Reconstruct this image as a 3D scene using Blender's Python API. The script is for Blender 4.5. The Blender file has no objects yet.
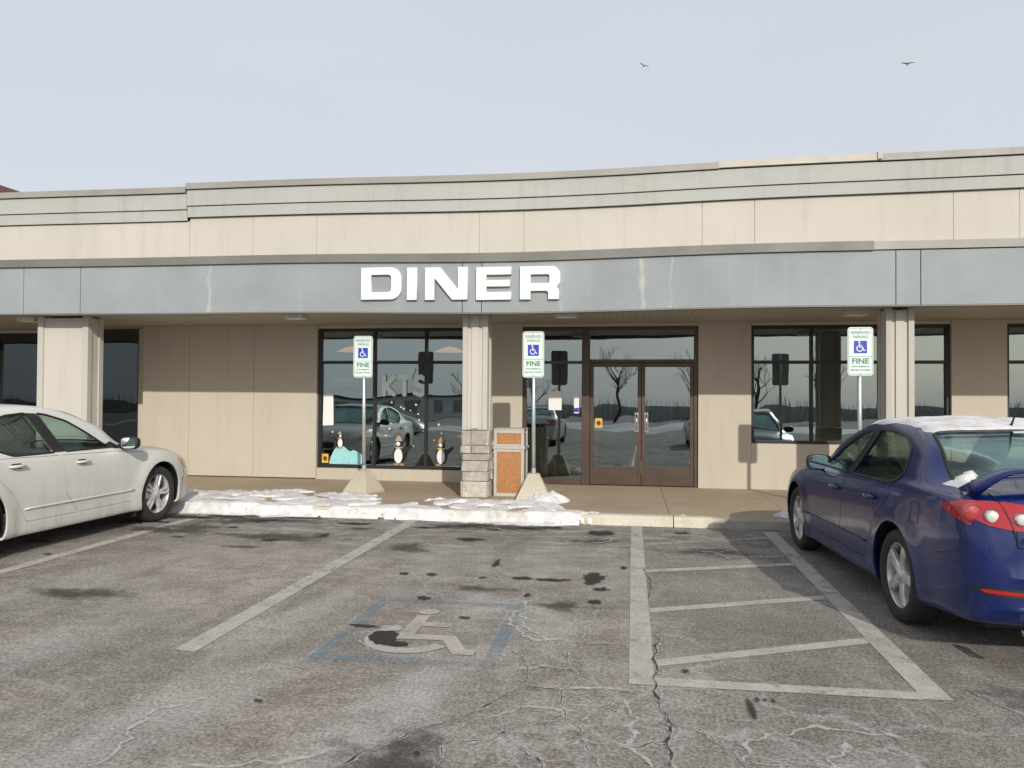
import bpy, bmesh, math, random
from math import sin, cos, pi, radians as rad
from mathutils import Vector, Matrix, noise
from mathutils.bvhtree import BVHTree

random.seed(7)
sc = bpy.context.scene
col = sc.collection

# ------------------------------------------------------------------ camera
cam_d = bpy.data.cameras.new("camera")
cam_d.sensor_width = 36.0
cam_d.lens = 36.0 * 773 / 1024
cam_d.clip_end = 2000
cam_d.clip_start = 0.05
cam = bpy.data.objects.new("camera", cam_d)
col.objects.link(cam)
PSI, TH, RO = rad(8.68), rad(0.904), rad(0.358)
F = Vector((-sin(PSI) * cos(TH), cos(PSI) * cos(TH), sin(TH)))
R = Vector((cos(PSI), sin(PSI), 0))
U = R.cross(F)
R2 = R * cos(RO) + U * sin(RO)
U2 = U * cos(RO) - R * sin(RO)
cam.matrix_world = Matrix(((R2.x, U2.x, -F.x, 0), (R2.y, U2.y, -F.y, 0), (R2.z, U2.z, -F.z, 1.6), (0, 0, 0, 1)))
sc.camera = cam

# ------------------------------------------------------------------ light
LD = Vector((-0.40, 1.0, -0.53)).normalized()      # direction the sunlight travels
sun_d = bpy.data.lights.new("sun", 'SUN')
sun_d.energy = 3.3
sun_d.angle = rad(0.6)
sun_d.color = (1.0, 0.93, 0.83)
sun = bpy.data.objects.new("sun", sun_d)
sun.rotation_euler = LD.to_track_quat('-Z', 'Y').to_euler()
sun.location = (10, -20, 20)
col.objects.link(sun)
world = bpy.data.worlds.new("World")
sc.world = world
world.use_nodes = True
wn, wl = world.node_tree.nodes, world.node_tree.links
wn.clear()
sky = wn.new('ShaderNodeTexSky')
sky.sky_type = 'NISHITA'
sky.sun_disc = False
sky.sun_elevation = math.asin(-LD.z)
sky.sun_rotation = math.atan2(-LD.x, -LD.y)
sky.altitude = 200
sky.air_density = 1.0
sky.dust_density = 4.0
sky.ozone_density = 1.5
# thin high cloud veil over the sky
veil = wn.new('ShaderNodeMix'); veil.data_type = 'RGBA'
tcw = wn.new('ShaderNodeTexCoord')
mpw = wn.new('ShaderNodeMapping'); mpw.inputs['Scale'].default_value = (1.0, 1.0, 3.0)
nzw = wn.new('ShaderNodeTexNoise'); nzw.inputs['Scale'].default_value = 1.6; nzw.inputs['Detail'].default_value = 5
mrw = wn.new('ShaderNodeMapRange'); mrw.inputs['To Min'].default_value = 0.72; mrw.inputs['To Max'].default_value = 0.86
wl.new(tcw.outputs['Generated'], mpw.inputs['Vector']); wl.new(mpw.outputs[0], nzw.inputs['Vector'])
wl.new(nzw.outputs['Fac'], mrw.inputs['Value']); wl.new(mrw.outputs[0], veil.inputs['Factor'])
wl.new(sky.outputs[0], veil.inputs['A'])
veil.inputs['B'].default_value = (6.85, 7.15, 7.65, 1)
bg = wn.new('ShaderNodeBackground')
bg.inputs['Strength'].default_value = 0.112
wo = wn.new('ShaderNodeOutputWorld')
wl.new(veil.outputs['Result'], bg.inputs['Color'])
wl.new(bg.outputs[0], wo.inputs[0])
sc.view_settings.view_transform = 'Standard'
sc.view_settings.look = 'None'
sc.view_settings.exposure = 0.0
sc.view_settings.gamma = 1.0
sc.render.engine = 'CYCLES'
sc.cycles.max_bounces = 10
sc.cycles.transparent_max_bounces = 24
sc.cycles.use_denoising = True

# ------------------------------------------------------------------ materials
class NT:
    def __init__(s, name):
        s.m = bpy.data.materials.new(name); s.m.use_nodes = True
        s.n, s.l = s.m.node_tree.nodes, s.m.node_tree.links
        s.b = s.n['Principled BSDF']; s.out = s.n['Material Output']
        s.tc = None
    def co(s, scale=(1, 1, 1), loc=(0, 0, 0)):
        if s.tc is None: s.tc = s.n.new('ShaderNodeTexCoord')
        mp = s.n.new('ShaderNodeMapping')
        mp.inputs['Scale'].default_value = scale; mp.inputs['Location'].default_value = loc
        s.l.new(s.tc.outputs['Object'], mp.inputs['Vector'])
        return mp.outputs[0]
    def noise(s, scale, detail=4, rough=.55, vec=None, dist=0):
        t = s.n.new('ShaderNodeTexNoise')
        t.inputs['Scale'].default_value = scale; t.inputs['Detail'].default_value = detail
        t.inputs['Roughness'].default_value = rough; t.inputs['Distortion'].default_value = dist
        s.l.new(vec if vec is not None else s.co(), t.inputs['Vector'])
        return t.outputs['Fac']
    def vor(s, scale, feature='F1', vec=None, out='Distance', rnd=1):
        t = s.n.new('ShaderNodeTexVoronoi'); t.feature = feature
        t.inputs['Scale'].default_value = scale; t.inputs['Randomness'].default_value = rnd
        s.l.new(vec if vec is not None else s.co(), t.inputs['Vector'])
        return t.outputs[out]
    def rng(s, v, a, b, c=0, d=1, smooth=False):
        t = s.n.new('ShaderNodeMapRange')
        if smooth: t.interpolation_type = 'SMOOTHSTEP'
        for k, q in zip(('From Min', 'From Max', 'To Min', 'To Max'), (a, b, c, d)): t.inputs[k].default_value = q
        s.l.new(v, t.inputs['Value']); return t.outputs[0]
    def math(s, op, a, b=None, clamp=False):
        t = s.n.new('ShaderNodeMath'); t.operation = op; t.use_clamp = clamp
        for i, q in enumerate((a, b)):
            if q is None: continue
            if isinstance(q, (int, float)): t.inputs[i].default_value = q
            else: s.l.new(q, t.inputs[i])
        return t.outputs[0]
    def mix(s, f, a, b):
        t = s.n.new('ShaderNodeMix'); t.data_type = 'RGBA'
        for k, q in (('Factor', f), ('A', a), ('B', b)):
            if isinstance(q, (int, float)): t.inputs[k].default_value = q
            elif isinstance(q, tuple): t.inputs[k].default_value = (*q, 1) if len(q) == 3 else q
            else: s.l.new(q, t.inputs[k])
        return t.outputs['Result']
    def set(s, name, v):
        if isinstance(v, (int, float)): s.b.inputs[name].default_value = v
        elif isinstance(v, tuple): s.b.inputs[name].default_value = (*v, 1)
        else: s.l.new(v, s.b.inputs[name])
    def bump(s, h, strength=.3, dist=.01):
        t = s.n.new('ShaderNodeBump'); t.inputs['Strength'].default_value = strength; t.inputs['Distance'].default_value = dist
        s.l.new(h, t.inputs['Height']); s.l.new(t.outputs[0], s.b.inputs['Normal'])
    def alpha(s, v): s.set('Alpha', v)

def simple(name, c, rough=.6, metal=0, var=.15, scale=6, bump=0, bscale=80):
    t = NT(name)
    d = tuple(x * (1 - var) for x in c); e = tuple(min(1, x * (1 + var)) for x in c)
    n = t.noise(scale, 5)
    t.set('Base Color', t.mix(t.rng(n, .3, .7), d, e))
    t.set('Roughness', t.rng(t.noise(scale * 2.3), .3, .7, rough * .85, min(1, rough * 1.15)))
    t.set('Metallic', metal)
    if bump: t.bump(t.noise(bscale, 3), bump, .01)
    return t.m

def stucco(name, c, streak=.12, var=.05):
    t = NT(name)
    n1 = t.noise(.7, 4); n2 = t.noise(2.2, 6, .6, t.co((3, 3, .35)))
    a = t.mix(t.rng(n1, .3, .7), tuple(x * (1 - var) for x in c), tuple(x * (1 + var) for x in c))
    b = t.mix(t.math('MULTIPLY', t.rng(n2, .52, .8), streak * 3), a, tuple(x * .7 for x in c))
    fine = t.noise(25, 3)
    cc = t.mix(t.rng(fine, .35, .65, 0, .12), b, tuple(x * .8 for x in c))
    t.set('Base Color', cc); t.set('Roughness', .9)
    t.bump(t.noise(160, 3), .35, .004)
    return t.m

M = {}
M['eifs'] = stucco('eifs', (.50, .455, .38))
M['eifs_up'] = stucco('eifs_up', (.53, .503, .45), .14)
M['band'] = stucco('band', (.42, .43, .405), .2)
def fascia_mat():
    t = NT('fascia')
    c = (.285, .32, .335)
    n1 = t.noise(.9, 6, .65); n2 = t.noise(1.4, 5, .6, t.co((4, 4, .25)))
    a = t.mix(t.rng(n1, .3, .7), tuple(x * .88 for x in c), tuple(x * 1.1 for x in c))
    b = t.mix(t.rng(n2, .56, .85, 0, .5), a, (.37, .40, .41))
    sp = t.noise(9, 6, .7)
    d = t.mix(t.rng(sp, .6, .8, 0, .35), b, (.17, .20, .21))
    wave = t.math('ABSOLUTE', t.math('ADD', t.noise(0.5, 0, 0, t.co((1, 1, 1))), 0.0))
    sx = t.n.new('ShaderNodeSeparateXYZ'); t.l.new(t.co(), sx.inputs[0])
    wob = t.rng(t.noise(6, 3), .3, .7, -.03, .03)
    for x0, w_, k in ((.155, .05, .65), (-6.25, .04, .45), (-.95, .05, .25), (.55, .03, .3)):
        dx = t.math('ABSOLUTE', t.math('ADD', t.math('SUBTRACT', sx.outputs[0], x0), wob))
        m_ = t.math('MULTIPLY', t.rng(dx, 0, w_, 1, 0, True), t.rng(t.noise(3.5, 4), .3, .6, .3, 1))
        d = t.mix(t.math('MULTIPLY', m_, k), d, (.55, .54, .48))
    t.set('Base Color', d); t.set('Roughness', .8); t.bump(t.noise(120, 3), .2, .004)
    return t.m
M['fascia'] = fascia_mat()
M['coping'] = simple('coping', (.17, .17, .155), .5, 0, .12, 2)
M['cap'] = simple('cap', (.30, .29, .265), .5, 0, .12, 1.5)
M['cap_light'] = simple('cap_light', (.43, .41, .35), .5, 0, .08, 1.5)
M['gap'] = simple('gap', (.05, .05, .045), .9)
M['seam'] = simple('seam', (.36, .33, .28), .9)
def soffit_mat():
    t = NT('soffit')
    sx = t.n.new('ShaderNodeSeparateXYZ'); t.l.new(t.co(), sx.inputs[0])
    fr = t.math('FRACT', t.math('MULTIPLY', sx.outputs[0], 1 / .1))
    g = t.rng(t.math('ABSOLUTE', t.math('SUBTRACT', fr, .5)), .42, .5)
    t.set('Base Color', t.mix(g, (.42, .38, .30), (.27, .245, .20))); t.set('Roughness', .6)
    t.bump(t.math('SUBTRACT', 1, g), .5, .01)
    return t.m
M['soffit'] = soffit_mat()
M['trim_gray'] = stucco('trim_gray', (.47, .46, .42), .1)
M['bronze'] = simple('bronze', (.085, .06, .047), .42, .3, .15, 3)
M['black_frame'] = simple('black_frame', (.018, .018, .018), .45)
M['alu'] = simple('alu', (.42, .41, .38), .45, .2)
M['steel'] = simple('steel', (.52, .54, .54), .4, .6, .1, 12)
M['chrome'] = simple('chrome', (.75, .75, .75), .18, 1.0, .05)
M['white_sign'] = simple('white_sign', (.80, .80, .78), .5, 0, .03, 4)
M['black'] = simple('black', (.012, .012, .013), .5)
M['rubber'] = simple('rubber', (.028, .027, .026), .8, 0, .3, 14)
M['plastic'] = simple('plastic', (.02, .02, .022), .5)
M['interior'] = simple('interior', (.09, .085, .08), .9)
M['carfabric'] = simple('carfabric', (.03, .03, .034), .9)
M['carbeige'] = simple('carbeige', (.22, .22, .2), .9)

def glass(name, tint, base, grazing=.85, rough=0.0, warp=0.0):
    t = NT(name); t.n.remove(t.b)
    tr = t.n.new('ShaderNodeBsdfTransparent'); tr.inputs[0].default_value = (*tint, 1)
    gl = t.n.new('ShaderNodeBsdfGlossy'); gl.inputs['Roughness'].default_value = rough
    gl.inputs[0].default_value = (.80, .95, .97, 1)
    lw = t.n.new('ShaderNodeLayerWeight'); lw.inputs['Blend'].default_value = .12
    mx = t.n.new('ShaderNodeMixShader')
    t.l.new(t.rng(lw.outputs['Fresnel'], 0, 1, base, grazing), mx.inputs[0])
    t.l.new(tr.outputs[0], mx.inputs[1]); t.l.new(gl.outputs[0], mx.inputs[2])
    t.l.new(mx.outputs[0], t.out.inputs[0])
    if warp:
        bp = t.n.new('ShaderNodeBump'); bp.inputs['Strength'].default_value = warp; bp.inputs['Distance'].default_value = .02
        t.l.new(t.noise(1.3, 1), bp.inputs['Height']); t.l.new(bp.outputs[0], gl.inputs['Normal'])
    return t.m
M['glass'] = glass('glass', (.60, .66, .64), .31, .92, 0, .14)
M['glass_dark'] = glass('glass_dark', (.3, .3, .3), .08, .7, 0, .12)
M['carglass'] = glass('carglass', (.90, .96, .92), .045, .6)
M['mirror'] = glass('mirror', (.0, .0, .0), .75, .95)

# salt residue patches: x, y, radius across, radius along, turn, strength
SALT = [(-1.25, 3.7, .28, 1.0, -12, .75), (-2.3, 3.6, .35, 1.3, -14, .55), (-2.35, 5.2, .22, 1.5, -4, .5), (-.75, 8.0, .5, 1.9, -4, .65), (-.25, 7.4, .35, 1.6, 0, .5), (-3.6, 4.6, .5, 1.2, -30, .35), (-1.4, 4.72, .3, .14, 0, .6), (-1.8, 7.6, .5, .9, -10, .35), (1.0, 3.5, .5, .35, 20, .4), (.8, 7.9, .6, .5, 20, .35), (-4.6, 6.4, .35, 1.6, -10, .3), (-1.2, 5.9, .3, .5, 0, .4), (3.2, 3.5, .8, .6, 20, .25), (.75, 6.5, .5, 1.0, 10, .25), (-.6, 5.4, .25, .8, 15, .45)]
def asphalt():
    t = NT('asphalt')
    c = t.co()
    big = t.noise(.35, 6, .6); med = t.noise(1.7, 6, .65); fine = t.noise(48, 5, .85); agg = t.vor(140, 'F1')
    streak = t.noise(1.0, 6, .65, t.co((1.7, .22, 1)), .6)
    n9 = t.noise(8, 7, .78); n30 = t.noise(26, 5, .75)
    comb = t.math('ADD', t.math('ADD', t.math('MULTIPLY', big, .22), t.math('MULTIPLY', med, .28)), t.math('ADD', t.math('MULTIPLY', n9, .28), t.math('MULTIPLY', n30, .22)))
    base = t.mix(t.rng(comb, .415, .50), (.095, .077, .064), (.215, .184, .156))
    base = t.mix(t.rng(comb, .49, .585), base, (.47, .43, .385))
    # older, darker surfacing to the right of the worn wheel lane
    sxr = t.n.new('ShaderNodeSeparateXYZ'); t.l.new(c, sxr.inputs[0])
    right = t.math('MULTIPLY', t.rng(t.math('ADD', sxr.outputs[0], t.rng(med, .3, .7, -.4, .4)), -.1, .7), .42)
    base = t.mix(right, base, (.075, .064, .054))
    # salt haze rubbed along the driving direction
    salt = t.math('MULTIPLY', t.rng(streak, .47, .66), t.rng(t.noise(3.2, 6, .7), .36, .62))
    base = t.mix(t.math('MULTIPLY', salt, .7), base, (.46, .44, .42))
    sx0 = t.n.new('ShaderNodeSeparateXYZ'); t.l.new(c, sx0.inputs[0])
    ragged = t.rng(t.noise(2.6, 7, .72), .3, .7, .15, 1.1)
    for gx, gy, rx, ry, an, k in SALT:
        ca, sa = math.cos(rad(an)), math.sin(rad(an))
        X = t.math('SUBTRACT', sx0.outputs[0], gx); Y = t.math('SUBTRACT', sx0.outputs[1], gy)
        u = t.math('ADD', t.math('MULTIPLY', X, ca / rx), t.math('MULTIPLY', Y, sa / rx)); v = t.math('ADD', t.math('MULTIPLY', X, -sa / ry), t.math('MULTIPLY', Y, ca / ry))
        d = t.math('ADD', t.math('MULTIPLY', u, u), t.math('MULTIPLY', v, v))
        base = t.mix(t.math('MULTIPLY', t.math('MULTIPLY', t.rng(d, 0, 1, 1, 0, True), ragged, True), k), base, (.56, .545, .52))
    # damp stains
    damp = t.rng(t.noise(.9, 8, .75, t.co((1, 1.6, 1), (4.1, 2.2, 0))), .53, .68)
    base = t.mix(t.math('MULTIPLY', damp, .62), base, (.075, .064, .056))
    # meltwater soaking out from the kerb, with dried salt between
    wetn = t.noise(1.9, 8, .72, t.co((1, 2.2, 1), (3, 1, 0)))
    near = t.math('MULTIPLY', t.rng(sx0.outputs[1], 6.8, 8.9), t.rng(wetn, .43, .53))
    base = t.mix(t.math('MULTIPLY', near, .72), base, (.06, .05, .043))
    near2 = t.math('MULTIPLY', t.rng(sx0.outputs[1], 7.4, 9.2), t.rng(t.noise(3.1, 8, .75, t.co((1, 2.6, 1), (9, 4, 0))), .50, .60))
    base = t.mix(t.math('MULTIPLY', near2, .6), base, (.55, .53, .50))
    # fine salt veins
    v2 = t.n.new('ShaderNodeVectorMath'); v2.operation = 'ADD'
    nz = t.n.new('ShaderNodeTexNoise'); nz.inputs['Scale'].default_value = 1.4; nz.inputs['Detail'].default_value = 6
    t.l.new(c, nz.inputs['Vector'])
    sc_ = t.n.new('ShaderNodeVectorMath'); sc_.operation = 'SCALE'; sc_.inputs['Scale'].default_value = .9
    t.l.new(nz.outputs['Color'], sc_.inputs[0]); t.l.new(c, v2.inputs[0]); t.l.new(sc_.outputs[0], v2.inputs[1])
    ed = t.vor(1.15, 'DISTANCE_TO_EDGE', v2.outputs[0])
    ed2 = t.vor(3.1, 'DISTANCE_TO_EDGE', v2.outputs[0])
    mask = t.rng(t.noise(.5, 3, .5, t.co((1, 1, 1), (1.3, 7, 0))), .42, .55)
    sx = t.n.new('ShaderNodeSeparateXYZ'); t.l.new(c, sx.inputs[0])
    # broken-up area of the lot in front of the hatched bay
    px = t.math('SUBTRACT', sx.outputs[0], .35); py = t.math('SUBTRACT', sx.outputs[1], 3.1)
    d2 = t.math('SQRT', t.math('ADD', t.math('MULTIPLY', px, px), t.math('MULTIPLY', py, py)))
    loc = t.rng(t.math('ADD', d2, t.rng(med, 0, 1, -.6, .6)), .9, 2.1, 1, 0)
    wb = t.rng(t.noise(11, 4), .3, .7, .5, 1.6)
    vein = t.math('MULTIPLY', t.rng(t.math('MULTIPLY', ed, wb), .004, .035, 1, 0), t.math('ADD', t.math('MULTIPLY', mask, .5), loc, True))
    vein2 = t.math('MULTIPLY', t.rng(t.math('MULTIPLY', ed2, wb), .006, .05, 1, 0), t.math('MULTIPLY', loc, .8))
    vv = t.math('MULTIPLY', t.math('MAXIMUM', vein, vein2), t.rng(t.noise(5, 5, .7), .35, .6, .15, .75))
    base = t.mix(vv, base, (.50, .49, .47))
    # aggregate
    base = t.mix(t.rng(fine, .40, .60, 0, 1), t.mix(.52, base, (.03, .026, .022)), t.mix(.30, base, (.62, .58, .53)))
    base = t.mix(t.rng(agg, .12, .3, .30, 0), base, (.45, .43, .40))
    t.set('Base Color', base)
    t.set('Roughness', t.rng(damp, 0, 1, .93, .7))
    h = t.math('ADD', t.math('MULTIPLY', fine, .6), t.math('ADD', t.math('MULTIPLY', agg, .6), t.math('MULTIPLY', med, 1.2)))
    t.bump(h, .55, .012)
    return t.m
M['asphalt'] = asphalt()

def paint(name, c, lo, hi, amt=1.0, sc1=14):
    t = NT(name)
    a = t.noise(sc1, 7, .75); b = t.noise(1.6, 4, .6)
    wear = t.math('ADD', t.math('MULTIPLY', a, .6), t.math('MULTIPLY', b, .4))
    sp = t.noise(90, 3, .8)
    al = t.math('MULTIPLY', t.rng(wear, lo, hi), t.rng(sp, .3, .5, .45, 1))
    t.set('Base Color', t.mix(t.rng(t.noise(6, 5), .3, .7), tuple(x * .72 for x in c), c))
    t.set('Roughness', .85); t.alpha(t.math('MULTIPLY', al, amt))
    return t.m
def soft(name, c, amt, lo, hi, sc1=12, am=1.3):
    t = NT(name); at = t.n.new('ShaderNodeAttribute'); at.attribute_name = 'edge'
    nz = t.noise(sc1, 7, .75)
    v = t.math('ADD', at.outputs['Fac'], t.math('MULTIPLY', t.math('SUBTRACT', nz, .5), am))
    t.set('Base Color', t.mix(t.rng(t.noise(20, 4), .3, .7), tuple(x * .8 for x in c), c)); t.set('Roughness', .8)
    t.alpha(t.math('MULTIPLY', t.rng(v, lo, hi), t.math('MULTIPLY', t.rng(t.noise(60, 3, .8), .3, .5, .6, 1), amt)))
    return t.m
M['line'] = paint('line', (.52, .495, .455), .33, .46, .92)
M['line_worn'] = paint('line_worn', (.46, .44, .41), .38, .53, .8)
M['blue_paint'] = paint('blue_paint', (.18, .31, .40),   .40, .62, .62, 9)
M['symbol_paint'] = paint('symbol_paint', (.52, .48, .44), .30, .46, .9, 9)
M['stain'] = soft('stain', (.030, .024, .020), .92, .26, .42)
M['stain_soft'] = soft('stain_soft', (.055, .046, .040), .62, .30, .80, 5, 2.0)
M['hole'] = simple('hole', (.016, .013, .012), .6)
M['salt'] = soft('salt', (.58, .56, .53), .75, .45, .95, 22, 2.4)
M['crack_dark'] = paint('crack_dark', (.03, .027, .025), .36, .52, .9, 6)
M['crack'] = simple('crack', (.018, .016, .015), .95)
M['concrete'] = stucco('concrete', (.46, .42, .33), .15, .1)
def walk_mat():
    t = NT('walk')
    n = t.noise(.8, 6, .65); f = t.noise(8, 6, .7); g = t.noise(130, 3)
    a = t.mix(t.rng(n, .3, .7), (.30, .225, .15), (.40, .32, .225))
    a = t.mix(t.rng(f, .55, .75, 0, .5), a, (.21, .155, .11))
    a = t.mix(t.rng(g, .3, .7, 0, .35), a, (.40, .34, .27))
    t.set('Base Color', a); t.set('Roughness', .85); t.bump(g, .3, .004)
    return t.m
M['walk'] = walk_mat()
def kerb_mat():
    t = NT('kerb')
    n = t.noise(3, 6, .7)
    sx = t.n.new('ShaderNodeSeparateXYZ'); t.l.new(t.co(), sx.inputs[0])
    cream = t.mix(t.rng(n, .35, .65), (.52, .47, .37), (.66, .62, .53))
    grey = t.mix(t.rng(n, .35, .65), (.27, .25, .22), (.38, .36, .33))
    k = t.rng(t.math('ADD', sx.outputs[0], t.rng(n, 0, 1, -.2, .2)), .95, 1.1)
    a = t.mix(k, cream, grey)
    a = t.mix(t.rng(t.noise(17, 5, .8), .58, .72, 0, .75), a, (.16, .145, .13))
    t.set('Base Color', a); t.set('Roughness', .9); t.bump(t.noise(60, 4), .5, .008)
    return t.m
M['kerb'] = kerb_mat()
def snow_mat():
    t = NT('snow')
    n = t.noise(3.5, 6, .7); f = t.noise(14, 5, .7)
    a = t.mix(t.rng(n, .42, .70), (.72, .72, .73), (.46, .44, .42))
    a = t.mix(t.rng(f, .56, .75, 0, .7), a, (.38, .34, .30))
    t.set('Base Color', a); t.set('Roughness', .75); t.set('Subsurface Weight', .0)
    t.bump(t.noise(45, 6, .8), .5, .012)
    return t.m
M['snow'] = snow_mat()
def stone_mat():
    t = NT('stone')
    v = t.n.new('ShaderNodeAttribute'); v.attribute_name = 'tone'
    n = t.noise(9, 6, .7)
    a = t.mix(v.outputs['Fac'], (.34, .31, .27), (.66, .62, .54))
    a = t.mix(t.rng(n, .4, .75, 0, .7), a, (.22, .19, .16))
    t.set('Base Color', a); t.set('Roughness', .9); t.bump(t.noise(22, 6, .75), .9, .03)
    return t.m
M['stone'] = stone_mat()
def wood_mat():
    t = NT('orange_wood')
    n = t.noise(3, 5, .6, t.co((9, 9, .9)), 1.3)
    r = t.math('FRACT', t.math('MULTIPLY', n, 9))
    a = t.mix(t.rng(r, .55, 1), (.43, .19, .065), (.17, .06, .02))
    t.set('Base Color', t.mix(t.rng(t.noise(40, 4, .7, t.co((3, 3, .4))), .4, .7, 0, .5), a, (.50, .27, .12)))
    t.set('Roughness', .55)
    return t.m
M['wood'] = wood_mat()

def carpaint(name, c, c2, dirt=.5, dirtc=(.30, .28, .26), met=.0, rough=.32):
    t = NT(name)
    sx = t.n.new('ShaderNodeSeparateXYZ'); t.l.new(t.co(), sx.inputs[0])
    low = t.rng(t.math('ADD', sx.outputs[2], t.rng(t.noise(5, 5, .6, t.co((1, 1, .4))), 0, 1, -.3, .3)), .15, .8, 1, 0)
    run = t.rng(t.noise(4, 6, .7, t.co((2.5, 2.5, .3))), .35, .75)
    d = t.math('MULTIPLY', t.math('ADD', t.math('MULTIPLY', low, .75), .22), t.math('MULTIPLY', run, dirt), True)
    base = t.mix(t.rng(t.noise(300, 1), .3, .7), c, c2)
    t.set('Base Color', t.mix(d, base, dirtc))
    t.set('Metallic', t.rng(d, 0, 1, met, 0))
    t.set('Roughness', t.rng(d, 0, .6, rough, .75))
    t.set('Coat Weight', t.rng(d, 0, .6, .6, .05)); t.set('Coat Roughness', .08)
    return t.m
M['white_paint'] = carpaint('white_paint', (.64, .64, .61), (.61, .61, .58), .6, (.36, .33, .285), 0, .42)
M['blue_car'] = carpaint('blue_car', (.0006, .0085, .085), (.001, .014, .125), .2, (.014, .024, .040), .15, .27)
M['silver_paint'] = carpaint('silver_paint', (.45, .46, .47), (.4, .41, .42), .3, (.3, .28, .26), .5, .4)
M['red_lens'] = NT('red_lens').m
def lens(name, c, emis=0):
    t = NT(name); t.set('Base Color', c); t.set('Roughness', .12); t.set('Coat Weight', 1.0)
    n = t.vor(70, 'F1'); t.bump(n, .25, .004)
    return t.m
M['red_lens'] = lens('red_lens', (.36, .008, .014))
M['pink_lens'] = lens('pink_lens', (.38, .045, .05))
M['clear_lens'] = lens('clear_lens', (.62, .60, .56))
M['amber_lens'] = lens('amber_lens', (.55, .25, .10))
def alloy():
    t = NT('alloy')
    t.set('Base Color', t.mix(t.rng(t.noise(9, 5), .35, .7), (.42, .42, .41), (.78, .78, .76)))
    t.set('Metallic', .45); t.set('Roughness', .35)
    return t.m
M['alloy'] = alloy()
M['paper'] = simple('paper', (.78, .78, .76), .8, 0, .04)
M['sign_green'] = simple('sign_green', (.01, .20, .13), .5, 0, .05)
M['sign_face'] = simple('sign_face', (.68, .76, .73), .35, 0, .03)
M['sign_blue'] = simple('sign_blue', (.02, .05, .42), .4, 0, .05)
M['teal'] = simple('teal', (.72, .88, .86), .6, 0, .05)
M['pink'] = simple('pink', (.95, .45, .45), .5, 0, .1)
M['yellow'] = simple('yellow', (.70, .42, .05), .6, 0, .1)
M['yellow2'] = simple('yellow2', (.6, .5, .1), .6, 0, .1)
M['mound'] = simple('mound', (.30, .62, .66), .7, 0, .12, 20)
M['orange'] = simple('orange', (.42, .26, .12), .6)
M['greenish'] = simple('greenish', (.30, .42, .16), .6)
M['skinny'] = simple('skinny', (.42, .30, .25), .7)
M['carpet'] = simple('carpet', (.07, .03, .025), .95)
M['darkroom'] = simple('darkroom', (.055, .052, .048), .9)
M['brick'] = None
def brick_mat():
    t = NT('brick'); b = t.n.new('ShaderNodeTexBrick'); b.inputs['Scale'].default_value = 2.2
    b.inputs['Color1'].default_value = (.50, .27, .18, 1); b.inputs['Color2'].default_value = (.42, .22, .15, 1); b.inputs['Mortar'].default_value = (.5, .4, .33, 1)
    mp = t.co(); sx = t.n.new('ShaderNodeSeparateXYZ'); cx = t.n.new('ShaderNodeCombineXYZ'); t.l.new(mp, sx.inputs[0])
    t.l.new(sx.outputs[0], cx.inputs[0]); t.l.new(sx.outputs[2], cx.inputs[1]); t.l.new(cx.outputs[0], b.inputs['Vector'])
    t.l.new(b.outputs['Color'], t.b.inputs['Base Color']); t.set('Roughness', .9)
    return t.m
M['brick'] = brick_mat()
M['redroof'] = simple('redroof', (.10, .022, .018), .8)
M['bark'] = simple('bark', (.07, .055, .045), .95, 0, .3, 5)
M['thicket'] = simple('thicket', (.27, .255, .245), .95, 0, .3, 3)
M['gull'] = simple('gull', (.34, .34, .36), .8)
M['offwhite'] = simple('offwhite', (.6, .58, .54), .7)

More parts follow.
